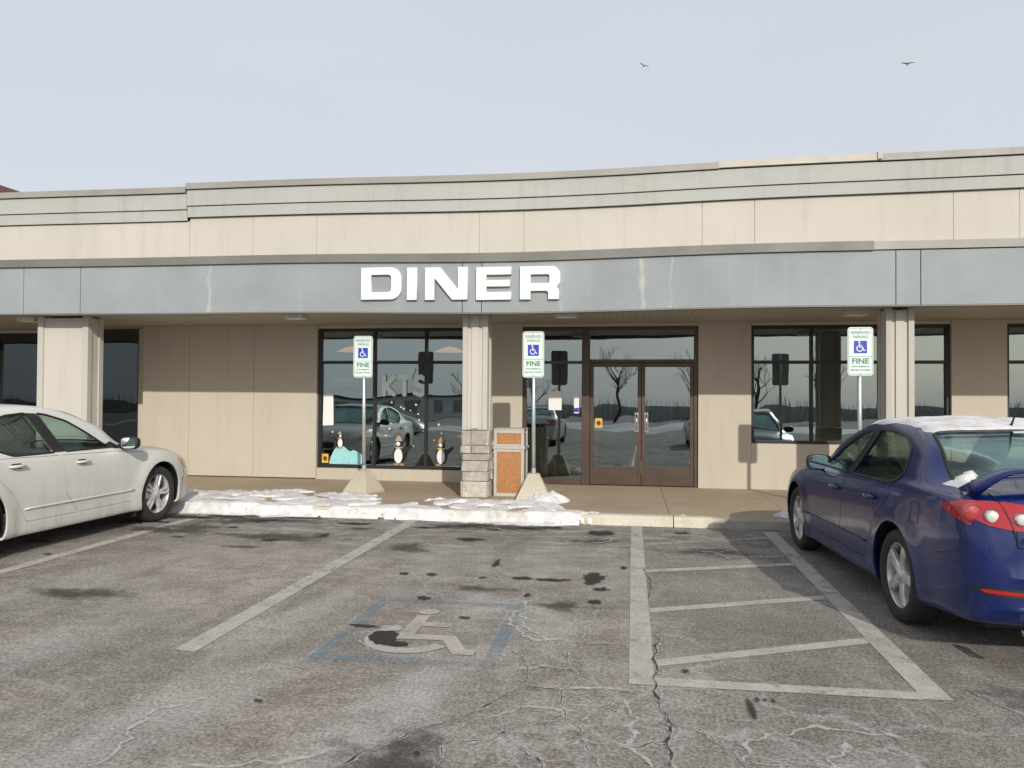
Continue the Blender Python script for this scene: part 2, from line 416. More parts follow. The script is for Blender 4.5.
# ------------------------------------------------------------------ mesh helpers
class MB:
    def __init__(s): s.v = []; s.f = []; s.mi = []; s.sm = []; s.rim = set()
    def add(s, vs, fs, mi=0, smooth=False):
        o = len(s.v); s.v += [tuple(v) for v in vs]
        for f in fs: s.f.append([i + o for i in f]); s.mi.append(mi); s.sm.append(smooth)
        return s
    def box(s, x0, x1, y0, y1, z0, z1, mi=0):
        vs = [(x, y, z) for z in (z0, z1) for y in (y0, y1) for x in (x0, x1)]
        return s.add(vs, [(0, 2, 3, 1), (4, 5, 7, 6), (0, 1, 5, 4), (2, 6, 7, 3), (0, 4, 6, 2), (1, 3, 7, 5)], mi)
    def prism(s, poly, a, b, axis='y', mi=0):
        n = len(poly)
        def P(p, t):
            if axis == 'y': return (p[0], t, p[1])
            if axis == 'z': return (p[0], p[1], t)
            return (t, p[0], p[1])
        vs = [P(p, a) for p in poly] + [P(p, b) for p in poly]
        fs = [list(range(n))[::-1], list(range(n, 2 * n))] + [(i, (i + 1) % n, n + (i + 1) % n, n + i) for i in range(n)]
        return s.add(vs, fs, mi)
    def tube(s, pts, r, n=8, mi=0, caps=True, smooth=True):
        pts = [Vector(p) for p in pts]; rs = r if isinstance(r, (list, tuple)) else [r] * len(pts)
        vs = []; prev = None
        for i, p in enumerate(pts):
            d = (pts[min(i + 1, len(pts) - 1)] - pts[max(i - 1, 0)])
            d = d.normalized() if d.length > 1e-9 else Vector((0, 0, 1))
            if prev is None:
                a = d.orthogonal().normalized()
            else:
                a = (prev - d * prev.dot(d)); a = a.normalized() if a.length > 1e-6 else d.orthogonal().normalized()
            prev = a; b = d.cross(a)
            for k in range(n):
                t = 2 * pi * k / n; vs.append(p + (a * cos(t) + b * sin(t)) * rs[i])
        fs = []
        for i in range(len(pts) - 1):
            for k in range(n): fs.append((i * n + k, i * n + (k + 1) % n, (i + 1) * n + (k + 1) % n, (i + 1) * n + k))
        s.add(vs, fs, mi, smooth)
        if caps:
            o = len(s.v) - len(vs)
            s.f.append([o + k for k in range(n)][::-1]); s.mi.append(mi); s.sm.append(False)
            s.f.append([o + (len(pts) - 1) * n + k for k in range(n)]); s.mi.append(mi); s.sm.append(False)
        return s
    def lathe(s, prof, n=40, axis='y', c=(0, 0, 0), mi=0, close=False):
        vs = []
        for (r, h) in prof:
            for k in range(n):
                t = 2 * pi * k / n
                if axis == 'y': vs.append((c[0] + r * cos(t), c[1] + h, c[2] + r * sin(t)))
                elif axis == 'x': vs.append((c[0] + h, c[1] + r * cos(t), c[2] + r * sin(t)))
                else: vs.append((c[0] + r * cos(t), c[1] + r * sin(t), c[2] + h))
        m = len(prof); fs = []
        for i in range(m if close else m - 1):
            for k in range(n):
                j = (i + 1) % m
                fs.append((i * n + k, i * n + (k + 1) % n, j * n + (k + 1) % n, j * n + k))
        return s.add(vs, fs, mi, True)
    def ribbon(s, pts, w, z, mi=0, jit=0.0):
        pts = [Vector((p[0], p[1])) for p in pts]; out = []
        for i in range(len(pts) - 1):
            n = max(1, int((pts[i + 1] - pts[i]).length / .015))
            for k in range(n): out.append(pts[i].lerp(pts[i + 1], k / n))
        out.append(pts[-1]); vs = []; L = len(out)
        for i, p in enumerate(out):
            d = (out[min(i + 1, L - 1)] - out[max(i - 1, 0)]).normalized(); nn = Vector((-d.y, d.x))
            o = nn * .009 * noise.noise(Vector((p.x * 31, p.y * 31, 5))) + nn * jit * (noise.noise(Vector((p.x * 9, p.y * 9, 3)))) * 2.2
            t = w * (.35 + 1.0 * abs(noise.noise(Vector((p.x * 7, p.y * 7, 9))) * 2)) * min(1, (i + .4) / 4, (L - i) / 4)
            b0 = len(s.v) + len(vs); s.rim.add(b0); s.rim.add(b0 + 2)
            vs += [(p.x + o.x - nn.x * t, p.y + o.y - nn.y * t, z), (p.x + o.x, p.y + o.y, z), (p.x + o.x + nn.x * t, p.y + o.y + nn.y * t, z)]
        return s.add(vs, [(3 * i + k, 3 * i + 1 + k, 3 * i + 4 + k, 3 * i + 3 + k) for i in range(L - 1) for k in (0, 1)], mi)
    def mesh(s, name, mats, fix=True):
        me = bpy.data.meshes.new(name); me.from_pydata(s.v, [], s.f)
        for m in (mats if isinstance(mats, (list, tuple)) else [mats]): me.materials.append(M[m] if isinstance(m, str) else m)
        for p, i, q in zip(me.polygons, s.mi, s.sm): p.material_index = i; p.use_smooth = q
        if fix:
            bm = bmesh.new(); bm.from_mesh(me); bmesh.ops.recalc_face_normals(bm, faces=bm.faces); bm.to_mesh(me); bm.free()
        if s.rim:
            at = me.attributes.new('edge', 'FLOAT', 'POINT')
            for i in range(len(at.data)): at.data[i].value = 0.0 if i in s.rim else 1.0
        me.validate(); return me
    def build(s, name, mats, parent=None, loc=(0, 0, 0), rot=(0, 0, 0), fix=True, bevel=0):
        o = bpy.data.objects.new(name, s.mesh(name, mats, fix)); col.objects.link(o)
        if parent: o.parent = parent
        o.location = loc; o.rotation_euler = rot
        if bevel:
            b = o.modifiers.new('bevel', 'BEVEL'); b.width = bevel; b.segments = 2; b.limit_method = 'ANGLE'; b.angle_limit = rad(40)
        return o

def tag(o, label=None, cat=None, group=None, kind=None):
    if label: o['label'] = label
    if cat: o['category'] = cat
    if group: o['group'] = group
    if kind: o['kind'] = kind
    return o
def empty(name, loc=(0, 0, 0), rz=0, parent=None):
    o = bpy.data.objects.new(name, None); col.objects.link(o); o.location = loc; o.rotation_euler = (0, 0, rz)
    o.empty_display_size = .2
    if parent: o.parent = parent
    return o
def copy_tree(o, parent=None):
    c = o.copy(); col.objects.link(c)
    if parent: c.parent = parent
    for ch in [k for k in bpy.data.objects if k.parent == o]: copy_tree(ch, c)
    return c
def shape(polys, depth, name='shape'):
    """flat filled outline with holes in XZ, thickness depth towards -Y; returns mesh"""
    cu = bpy.data.curves.new(name, 'CURVE'); cu.dimensions = '2D'; cu.fill_mode = 'BOTH'; cu.extrude = depth / 2
    for poly in polys:
        sp = cu.splines.new('POLY'); sp.points.add(len(poly) - 1)
        for p, q in zip(sp.points, poly): p.co = (q[0], q[1], 0, 1)
        sp.use_cyclic_u = True
    return curve_mesh(cu, name)
def curve_mesh(cu, name):
    ob = bpy.data.objects.new(name, cu); col.objects.link(ob)
    bpy.context.view_layer.update()
    dg = bpy.context.evaluated_depsgraph_get()
    me = bpy.data.meshes.new_from_object(ob.evaluated_get(dg))
    col.objects.unlink(ob); bpy.data.objects.remove(ob); bpy.data.curves.remove(cu)
    me.transform(Matrix.Rotation(pi / 2, 4, 'X'))
    return me
def text_mesh(s, size, depth=.002, space=1.0, bold=0.0):
    cu = bpy.data.curves.new('t', 'FONT'); cu.body = s; cu.size = size; cu.extrude = depth / 2; cu.align_x = 'CENTER'; cu.align_y = 'CENTER'
    cu.space_character = space; cu.offset = bold
    return curve_mesh(cu, 't')
def obj_mesh(name, me, mat, parent=None, loc=(0, 0, 0), rot=(0, 0, 0), scale=(1, 1, 1)):
    me = me.copy(); me.name = name; me.materials.clear(); me.materials.append(M[mat])
    if scale != (1, 1, 1): me.transform(Matrix.Diagonal((*scale, 1)))
    o = bpy.data.objects.new(name, me); col.objects.link(o); o.parent = parent; o.location = loc; o.rotation_euler = rot
    return o
def join_meshes(mes_mats):
    """list of (mesh, matrix, material name) -> one mesh"""
    mb = MB(); mats = []
    for me, mx, mat in mes_mats:
        if mat not in mats: mats.append(mat)
        mb.add([mx @ v.co for v in me.vertices], [list(p.vertices) for p in me.polygons], mats.index(mat))
    return mb, mats
def arc(cx, cy, r, a0, a1, n=8):
    return [(cx + r * cos(rad(a0 + (a1 - a0) * i / n)), cy + r * sin(rad(a0 + (a1 - a0) * i / n))) for i in range(n + 1)]

# ================================================================== GROUND
lot = MB(); lot.add([(-250, -250, 0), (250, -250, 0), (250, 250, 0), (-250, 250, 0)], [(0, 1, 2, 3)])
lot = tag(lot.build('parking_lot', 'asphalt'), kind='structure', label='worn asphalt parking lot with salt stains and cracks')
def quad(mb, p, z=.004): mb.add([(a, b, z) for a, b in p], [tuple(range(len(p)))])
def stripe(pts, mat='line'):
    m = MB(); quad(m, pts); m.build('painted_line', mat, lot)
stripe([(-2.81, 4.49), (-2.66, 4.46), (-2.66, 9.68), (-2.80, 9.68)])
stripe([(-5.62, 5.0), (-5.48, 5.0), (-5.48, 9.7), (-5.62, 9.7)])
stripe([(.0, 4.38), (.145, 4.38), (.15, 9.68), (.02, 9.68)])
stripe([(1.55, 4.42), (1.70, 4.42), (1.72, 9.6), (1.57, 9.6)])
stripe([(.146, 4.38), (1.549, 4.41), (1.549, 4.52), (.146, 4.50)])
for a, b in (((.15, 4.68), (1.55, 5.36)), ((.15, 5.84), (1.55, 6.47)), ((.15, 7.16), (1.56, 7.72)), ((.15, 8.46), (1.57, 9.12))):
    stripe([(a[0], a[1]), (b[0], b[1]), (b[0], b[1] + .12), (a[0], a[1] + .12)], 'line' if a[1] < 8 else 'line_worn')
stripe([(4.45, 4.6), (4.6, 4.6), (4.6, 9.7), (4.45, 9.7)])
stripe([(-8.5, 4.6), (-8.36, 4.6), (-8.36, 9.7), (-8.5, 9.7)])
def bluebox(x0, x1, y0, y1):
    m = MB(); w = .09
    quad(m, [(x0, y0), (x1, y0), (x1, y0 + w), (x0, y0 + w)]); quad(m, [(x0, y1 - w), (x1, y1 - w), (x1, y1), (x0, y1)])
    quad(m, [(x0, y0 + w), (x0 + w, y0 + w), (x0 + w, y1 - w), (x0, y1 - w)]); quad(m, [(x1 - w, y0 + w), (x1, y0 + w), (x1, y1 - w), (x1 - w, y1 - w)])
    tag(m.build('blue_marking', 'blue_paint', lot), 'faded blue outline around the painted wheelchair symbol')
bluebox(-1.93, -.78, 4.48, 5.9)
bluebox(2.36, 3.5, 4.5, 5.9)
m = MB()
def strip2(pts, w, z=.0055):
    pts = [Vector(p) for p in pts]; vs = []
    for i, p in enumerate(pts):
        a = (p - pts[i - 1]).normalized() if i else (pts[1] - p).normalized(); b = (pts[i + 1] - p).normalized() if i < len(pts) - 1 else a
        d = (a + b).normalized(); n = Vector((-d.y, d.x)) / max(.5, d.dot(a)); vs += [(*(p - n * w / 2), z), (*(p + n * w / 2), z)]
    m.add(vs, [(2 * i, 2 * i + 1, 2 * i + 3, 2 * i + 2) for i in range(len(pts) - 1)])
strip2([(-1.47, 5.48), (-1.47, 4.98), (-1.17, 5.0), (-1.05, 4.74), (-.95, 4.74)], .10)
m.add([(x, y, .0055) for x, y in arc(-1.46, 5.58, .075, 0, 360, 14)[:-1]], [tuple(range(14))])
strip2([(-1.47, 5.27), (-1.22, 5.27)], .09, .0062)
strip2(arc(-1.42, 4.95, .25, 120, 335, 16), .10, .0068)
tag(m.build('wheelchair_symbol', 'symbol_paint', lot), 'worn pale wheelchair symbol painted on the asphalt')

def blob(mb, x, y, rx, ry, z=.0075, seed=0, n=40, mi=0, am=.3):
    rx *= 1.3; ry *= 1.3
    vs = []
    for k in range(n):
        t = 2 * pi * k / n
        r = 1 + am * noise.noise(Vector((cos(t) * 1.5 + seed * 3.1, sin(t) * 1.5 + x, y))) * 2 + .12 * noise.noise(Vector((cos(t) * 6, sin(t) * 6, seed * 7.7)))
        vs.append((x + rx * r * cos(t), y + ry * r * sin(t), z))
    mb.rim |= set(range(len(mb.v), len(mb.v) + n))
    mb.add(vs + [(x, y, z)], [(k, (k + 1) % n, n) for k in range(n)], mi)
st = MB()
for i, (x, y, rx, ry) in enumerate([(-1.99, 6.73, .055, .05), (-1.74, 6.74, .055, .06), (-1.27, 6.7, .045, .03), (-.94, 6.74, .10, .05), (-.65, 6.72, .17, .05), (-.31, 6.85, .12, .20), (-.23, 6.46, .07, .05), (-.26, 6.07, .06, .06), (-.81, 6.17, .03, .06), (-1.6, 5.94, .06, .06), (-1.17, 5.47, .045, .03), (-1.82, 5.16, .10, .035), 
        (-3.34, 9.22, .24, .08), (-.95, 9.42, .2, .05), (-1.9, 9.38, .22, .06), (-2.25, 9.2, .1, .04), (-1.6, 9.1, .09, .04), (.6, 9.3, .1, .05), (-5.5, 9.3, .2, .06), (-4.6, 9.25, .2, .05), (-5.9, 8.9, .3, .06), (-4.7, 8.7, .12, .05), (-3.9, 8.0, .12, .06), (-5.0, 8.0, .1, .03), (-6.5, 6.9, .4, .06), (-6.3, 7.5, .2, .05), (-3.43, 8.38, .07, .10), (-.34, 9.12, .17, .17), (-1.75, 8.45, .16, .10), (-2.44, 9.1, .18, .05), (-1.9, 3.8, .03, .02), (-.93, 3.36, .02, .02), (.62, 4.12, .018, .17), (.67, 4.25, .012, .03), (.71, 4.25, .012, .03), (.75, 4.25, .012, .03), (-4.9, 9.55, .12, .05), (-1.25, 7.3, .03, .2), (-5.7, 6.9, .05, .03), (.33, 4.62, .03, .03), (-.05, 7.3, .03, .06), (-5.73, 9.3, .3, .12), (-5.2, 9.45, .25, .07), (-4.2, 9.5, .3, .05), (-1.2, 9.3, .12, .07)]):
    blob(st, x, y, rx, ry, .0078 + i * .0001, i)
st.build('dark_stain', 'stain', lot)
pt = MB(); blob(pt, -1.60, 4.93, .075, .095, .0122, 3, 40, 0, .22); blob(pt, -1.48, 4.81, .075, .032, .0124, 5, 40, 0, .22); pt.build('pothole', 'hole', lot)
ss = MB()
for i, (x, y, rx, ry) in enumerate([(-4.6, 9.3, .9, .25), (-1.4, 9.3, .9, .2), (-1.0, 3.25, .35, .3), (-5.2, 8.5, .5, .4), (-.5, 5.9, .3, .15), (-3.9, 8.2, .9, .25), (.9, 8.2, .5, .35), (-2.0, 9.25, .5, .16), (-.4, 8.6, .35, .2), (-4.9, 9.1, .6, .16), (-3.2, 8.9, .3, .12), (-2.3, 7.9, .3, .3), (2.2, 4.5, .5, .3), (-5.6, 8.4, .4, .2), (-4.4, 5.6, .5, .2), (1.4, 3.5, .4, .15), (3.0, 9.3, 1.0, .3), (-1.2, 6.3, .4, .12), (-4.0, 7.6, .35, .1)]):
    blob(ss, x, y, rx, ry, .0070 + i * .00007, i + 50)
ss.build('damp_patch', 'stain_soft', lot)
sl = MB()
for i, (pts, w) in enumerate([
        ([(-1.76, 4.98), (-1.65, 5.14), (-1.45, 5.22)], .035), ([(-1.74, 4.94), (-1.66, 4.72), (-1.5, 4.66), (-1.36, 4.7)], .03),
        ([(-3.74, 9.2), (-3.4, 9.36), (-2.95, 9.2), (-3.2, 9.05)], .035), ([(-.85, 5.8), (-.65, 5.2), (-.45, 4.98)], .03),
        ([(-.6, 8.9), (-.3, 8.75), (-.1, 8.8)], .04)]):
    sl.ribbon(pts, w, .0064 + i * .00008, 0, .03)
WEB = [[(-1.0, 3.0), (-.6, 3.15), (-.3, 3.12), (.1, 3.2), (.5, 3.15), (.9, 3.2)], [(-.05, 4.14), (.05, 3.9), (.0, 3.7), (.1, 3.4)], [(.5, 3.51), (.55, 3.75), (.9, 3.95), (1.3, 3.9)], [(-.3, 5.03), (-.7, 5.1), (-.85, 5.5), (-.75, 6.1)], [(.25, 8.9), (.6, 8.75), (.95, 8.9), (1.4, 8.75)], [(.3, 8.0), (.8, 8.15), (1.1, 8.0), (1.5, 8.1)], [(-.36, 4.22), (-.15, 4.3), (.1, 4.25)], [(-.65, 4.5), (-.35, 4.6)], [(-.25, 3.95), (-.55, 3.95), (-.7, 3.8)], [(2.0, 3.6), (1.6, 3.5), (1.2, 3.6)], [(-2.3, 3.0), (-2.25, 3.3), (-2.4, 3.5), (-2.2, 3.8)], [(-1.9, 3.05), (-1.5, 3.2), (-1.25, 3.35)], [(.9, 3.0), (.8, 3.4), (1.0, 3.8)], [(-3.6, 9.0), (-3.3, 9.05), (-3.0, 9.2)], [(-.9, 8.6), (-.5, 8.4), (-.2, 8.6), (-.1, 8.9)], [(-1.6, 9.2), (-1.2, 8.9), (-.8, 9.1)]]
CR = [[(-1.22, 3.2), (-1.17, 3.35), (-1.08, 3.46), (-1.03, 3.56), (-.93, 3.66), (-.82, 3.75), (-.77, 3.85), (-.72, 3.96), (-.65, 4.08), (-.56, 4.23), (-.37, 4.21)],
      [(-.2, 5.9), (-.26, 5.61), (-.3, 5.1), (-.37, 4.96), (-.37, 4.75), (-.33, 4.56), (-.29, 4.39), (-.36, 4.22), (-.35, 4.0), (-.28, 3.82), (-.22, 3.69), (-.19, 3.56), (-.14, 3.45), (-.1, 3.2)],
      [(-.3, 5.03), (-.06, 5.09)], [(-.8, 3.73), (-.81, 3.57), (-.82, 3.43), (-.83, 3.2)], [(-.78, 3.5), (-.65, 3.55), (-.59, 3.66), (-.43, 3.66), (-.22, 3.64)],
      [(-.69, 3.79), (-.59, 3.66), (-.49, 3.51), (-.4, 3.41), (-.36, 3.2)], [(-.23, 3.83), (-.17, 3.95), (-.05, 4.14)], [(-.57, 3.3), (-.48, 3.44), (-.36, 3.37)], [(-.19, 3.6), (.04, 3.59), (.2, 3.7)], [(-.48, 3.86), (-.33, 3.89)],
      [(.13, 7.35), (.19, 6.79), (.16, 6.24)], [(.16, 5.4), (.19, 5.19), (.15, 4.86), (.17, 4.71), (.14, 4.37), (.17, 4.09), (.2, 3.87), (.17, 3.57), (.22, 3.2)], [(.2, 3.87), (.33, 3.82), (.42, 3.7), (.5, 3.51), (.62, 3.2)],
      [(-.37, 3.2), (-.2, 3.3), (0, 3.28), (.2, 3.35)], [(.5, 3.51), (.8, 3.55), (1.05, 3.4)], [(-.56, 4.23), (-.6, 4.6), (-.75, 4.9)], [(1.85, 4.6), (1.95, 4.3), (1.98, 4.0)], [(-1.17, 7.3), (-1.2, 7.0), (-1.1, 6.6)], [(-.14, 7.9), (0, 7.6)],
      [(.2, 7.95), (.5, 8.3), (.9, 8.2), (1.2, 8.5), (1.5, 8.4)], [(.5, 8.3), (.45, 8.8)], [(.9, 8.2), (1.0, 7.8)], [(-6.4, 5.3), (-5.6, 5.7), (-4.9, 6.6), (-4.5, 7.2)]]
for c_ in CR: sl.ribbon(c_, .034, .0086, 0, .012)
for c_ in WEB: sl.ribbon(c_, .038, .0083, 0, .03)
sl.build('salt_trace', 'salt', lot)
cr = MB()
for i, c_ in enumerate(CR): cr.ribbon(c_, .003 if i not in (0, 11, 10) else .0065, .0094 + i * .0001, 0, .012)
cr.build('crack', 'crack_dark', lot)

# sidewalk of tooled slabs with a kerb in front
sw = MB(); x = -40.0
sw.box(-40, 40, 9.89, 13.6, .005, .105, 1)
while x < 40:
    sw.box(x + .003, x + 1.497, 9.895, 11.35, .02, .12); sw.box(x + .003, x + 1.497, 11.362, 13.5, .02, .12); x += 1.5
tag(sw.build('sidewalk', ['walk', 'gap']), kind='structure')
kb = MB(); x = -40.35
while x < 40:
    z1 = .125
    kb.prism([(9.70, .001), (9.885, .001), (9.885, z1), (9.745, z1), (9.715, z1 - .02)], x + .005, x + 2.4, 'x'); x += 2.405
tag(kb.build('kerb', 'kerb', bevel=.006), kind='structure', label='chipped concrete kerb, cream then grey')

# ================================================================== STRIP MALL
B = tag(empty('strip_mall', (0, 12.95, 0)), 'long single-storey beige strip mall with blue-grey canopy and dark storefront windows', 'building')
def bpart(mb, name, mats, parent=None, **k): return mb.build(name, mats, parent or B, (0, -12.95, 0) if not parent else (0, 0, 0), **k)
WY = 12.95
def sag(x): return -.045 * math.exp(-((x + 1.9) / 3.0) ** 2) + .006 * sin(x * 1.1)
# walls
def wallseg(x0, x1, z0=.121, z1=2.83, y=WY, th=.22):
    q = MB(); q.box(x0, x1, y, y + th, z0, z1); bpart(q, 'wall', 'eifs')
XL, XR = -26.0, 22.0
m = MB()
for x0, x1 in ((-8.80, -7.893), (-7.888, -6.643), (-6.638, -5.46)): wallseg(x0, x1)
wallseg(-8.80, -8.62, y=WY + .221, th=.22)
wallseg(-2.53, -1.80); wallseg(1.105, 1.94); wallseg(4.96, 5.76); wallseg(8.8, 12.0); wallseg(15.0, XR)
wallseg(-5.455, -2.535, .121, .32, WY + .02); wallseg(1.945, 4.955, .121, .86, WY + .02); wallseg(5.765, 8.795, .121, .86, WY + .02); wallseg(12.0, 15.0, .121, .86, WY + .02)
for x0, x1 in ((-5.455, -2.535), (-1.795, 1.1), (1.945, 4.955), (5.765, 8.795), (12.0, 15)): wallseg(x0, x1, 2.775, 2.829, WY + .02)
wallseg(-9.2, -8.81, .121, 2.83, WY + .45, .2)
wallseg(-16.0, -15.0, .121, 2.83, WY + .45, .2); wallseg(XL, -20.0, .121, 2.83, WY + .45, .2)
m.box(-7.95, -5.6, WY + .02, WY + .2, .13, 2.8)
bpart(m, 'joint_backing', 'seam')
# thin dark joint line under the wall panels
m = MB(); m.box(-8.79, -5.47, WY - .006, WY - .001, .123, .14); bpart(m, 'base_joint', 'gap')
# upper shell: sides, back, roof, interior
m = MB()
m.box(XL, XL + .2, WY + .3, 30, .05, 4.4); m.box(XR - .2, XR, WY + .3, 30, .05, 4.4); m.box(XL, XR, 30.001, 30.2, .05, 4.4)
m.box(XL + .21, XR - .21, 11.35, 29.99, 4.2, 4.35)
bpart(m, 'roof_shell', 'eifs')
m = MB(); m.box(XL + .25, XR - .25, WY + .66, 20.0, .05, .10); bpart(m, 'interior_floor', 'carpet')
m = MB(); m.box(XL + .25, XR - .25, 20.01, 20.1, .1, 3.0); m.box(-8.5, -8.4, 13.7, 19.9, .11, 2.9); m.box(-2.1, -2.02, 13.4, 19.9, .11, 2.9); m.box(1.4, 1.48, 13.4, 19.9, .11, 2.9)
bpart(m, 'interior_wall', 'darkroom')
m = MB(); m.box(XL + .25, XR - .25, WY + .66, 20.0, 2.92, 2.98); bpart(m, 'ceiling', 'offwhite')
# canopy fascia (panels with joints), follows a slight sag of the old canopy
seams = [XL, -21.4, -15.3, -14.6, -9.36, -8.38, -2.365, -2.085, 3.44, 3.745, 9.2, 9.5, 15, XR]
def beam(m, x0, x1, y0, y1, z0f, z1f, mi=0, step=.4):
    n = max(1, int(math.ceil((x1 - x0) / step))); vs = []
    for i in range(n + 1):
        x = x0 + (x1 - x0) * i / n
        vs += [(x, y0, z0f(x)), (x, y1, z0f(x)), (x, y1, z1f(x)), (x, y0, z1f(x))]
    fs = [(0, 3, 2, 1), tuple(4 * n + k for k in (0, 1, 2, 3))]
    for i in range(n):
        a, b = 4 * i, 4 * i + 4
        for k in range(4): fs.append((a + k, a + (k + 1) % 4, b + (k + 1) % 4, b + k))
    m.add(vs, fs, mi)
def lift(x): return 0.0
m = MB(); m2 = MB()
for a, b in zip(seams[:-1], seams[1:]):
    beam(m, a + .006, b - .006, 10.75, 10.86, lambda x: 2.835 + sag(x), lambda x: 3.55 + sag(x) * 1.1)
beam(m2, XL, XR, 10.765, 10.95, lambda x: 2.842 + sag(x), lambda x: 3.55 + sag(x) * 1.1)
bpart(m, 'fascia', 'fascia'); bpart(m2, 'fascia_backing', 'gap')
m = MB(); beam(m, XL, 3.16, 10.715, 11.2, lambda x: 3.555 + sag(x) * 1.1, lambda x: 3.675 + sag(x)); beam(m, 3.165, XR, 10.73, 11.2, lambda x: 3.558, lambda x: 3.672 + sag(x), 1)
bpart(m, 'canopy_coping', ['coping', 'cap'])
m = MB(); beam(m, XL, XR, 10.745, 10.86, lambda x: 2.815 + sag(x), lambda x: 2.832 + sag(x)); bpart(m, 'drip_edge', 'coping')
m = MB(); m.box(XL, XR, 10.955, WY + .8, 2.832, 2.86); bpart(m, 'soffit', 'soffit')
# parapet
pseams = [XL, -17, -16, -6.72, -5.68, -4.66, -2.17, -1.52, .985, 1.69, 4.24, 5.05, 9.5, 10.5, XR]
def pz(x): return sag(x) * .9 + (.05 if x > -6.74 else 0) + .010 * max(0, x)
m = MB(); m2 = MB()
for a, b in zip(pseams[:-1], pseams[1:]):
    e = .05 if a >= -6.73 else 0
    beam(m, a + .0028, b - .0028, 11.0, 11.15, lambda x: 3.60, lambda x: 4.275 + sag(x) * .9 + e + .010 * max(0, x))
beam(m2, XL, XR, 11.01, 11.12, lambda x: 3.6, lambda x: 4.26 + sag(x) * .9)
bpart(m, 'parapet', 'eifs_up'); bpart(m2, 'parapet_backing', 'seam')
m = MB(); g_ = MB()
for a, b, e, dy in ((XL, -6.75, 0, 0), (-6.735, XR, .05, -.012)):
    f = lambda x, e=e: sag(x) * .9 + e + .010 * max(0, x)
    beam(m, a, b, 10.965 + dy, 11.15, lambda x: 4.28 + f(x), lambda x: 4.438 + f(x))
    beam(m, a, b, 10.945 + dy, 11.15, lambda x: 4.452 + f(x), lambda x: 4.69 + f(x))
    beam(g_, a, b, 10.99, 11.14, lambda x: 4.27 + f(x), lambda x: 4.70 + f(x))
bpart(m, 'parapet_band', 'band'); bpart(g_, 'band_joint', 'gap')
m = MB()
for a, b, e, mi, dy in ((XL, -6.755, 0, 0, 0), (-6.74, 1.2, .05, 0, -.012), (1.2, 3.28, .06, 1, -.012), (3.3, XR, .055, 2, -.012)):
    f = lambda x, e=e: sag(x) * .9 + e + .010 * max(0, x)
    beam(m, a, b, 10.91 + dy, 11.35, lambda x: 4.70 + f(x), lambda x: 4.79 + f(x), mi)
m.box(3.26, 3.32, 10.88, 11.3, 4.8, 4.90, 1)
bpart(m, 'parapet_cap', ['cap', 'cap_light', 'cap'])
m = MB(); m.box(XL + .05, XR - .05, 11.16, 11.33, 2.87, 4.71); bpart(m, 'parapet_core', 'eifs')
# columns
def column(x0, x1, y0, y1, stone=None, wide=False):
    m = MB(); zb = 1.105 if stone else .121; t = .075 if not wide else .10
    m.box(x0 + .02, x1 - .02, y0 + .03, y1 - .03, zb, 2.80)
    for a, b in ((x0, x0 + t), (x1 - t, x1)):
        m.box(a, b, y0, y0 + .10, zb, 2.825, 1); m.box(a, b, y1 - .10, y1, zb, 2.825, 1)
    if not wide: m.box((x0 + x1) / 2 - .055, (x0 + x1) / 2 + .055, y0 + .005, y0 + .0299, zb + .02, 2.78)
    c = bpart(m, 'column', ['eifs_up', 'trim_gray'], bevel=.004)
    if stone:
        s = MB(); tones = []
        rows = [.12, .36, .50, .66, .76, .88, 1.10]; rng_ = random.Random(3)
        xa, xb, ya, yb = x0 + .005, x1 + .01, y0 - .015, y1 + .02
        s.box(xa + .02, xb - .02, ya + .02, yb - .02, .121, 1.09)
        tones += [.3] * 8
        for i in range(len(rows) - 1):
            for axis in ('f', 'l', 'r'):
                L = (xb - xa) if axis == 'f' else (yb - ya)
                cuts = [0, L] if rng_.random() < .45 else [0, L * rng_.uniform(.3, .7), L]
                for c0, c1 in zip(cuts[:-1], cuts[1:]):
                    o = rng_.uniform(.0, .03); g2 = .006; j = lambda: rng_.uniform(-.012, .012)
                    if axis == 'f': vs0 = (xa + c0 + g2, xa + c1 - g2, ya - o, ya + .04)
                    elif axis == 'l': vs0 = (xa - o, xa + .04, ya + c0 + g2, ya + c1 - g2)
                    else: vs0 = (xb - .04, xb + o, ya + c0 + g2, ya + c1 - g2)
                    k0 = len(s.v); s.box(*vs0, rows[i] + .004, rows[i + 1] - .004)
                    for q in range(k0, len(s.v)): v = s.v[q]; s.v[q] = (v[0] + j(), v[1] + j(), v[2] + j() * .5)
                    tones += [rng_.uniform(.1, 1)] * 8
        so = bpart(s, 'stone_base', 'stone', bevel=.012)
        at = so.data.attributes.new('tone', 'FLOAT', 'POINT')
        for i, q in enumerate(tones[:len(at.data)]): at.data[i].value = q
column(-2.42, -2.05, 11.05, 11.42, True)
column(3.41, 3.77, 11.05, 11.42, True)
column(-9.36, -8.47, 11.05, 11.42, False, True)
column(9.2, 9.56, 11.05, 11.42, True)
column(-15.3, -14.4, 11.05, 11.42, False, True)
# soffit lights
for x, y in ((-5.09, 11.25), (-.93, 11.4), (3.15, 11.5), (-9.7, 11.3)):
    m = MB(); m.box(x - .16, x + .16, y - .12, y + .12, 2.77, 2.831); m.box(x - .13, x + .13, y - .09, y + .09, 2.764, 2.7699, 1)
    bpart(m, 'soffit_light', ['offwhite', 'white_sign'], bevel=.006)
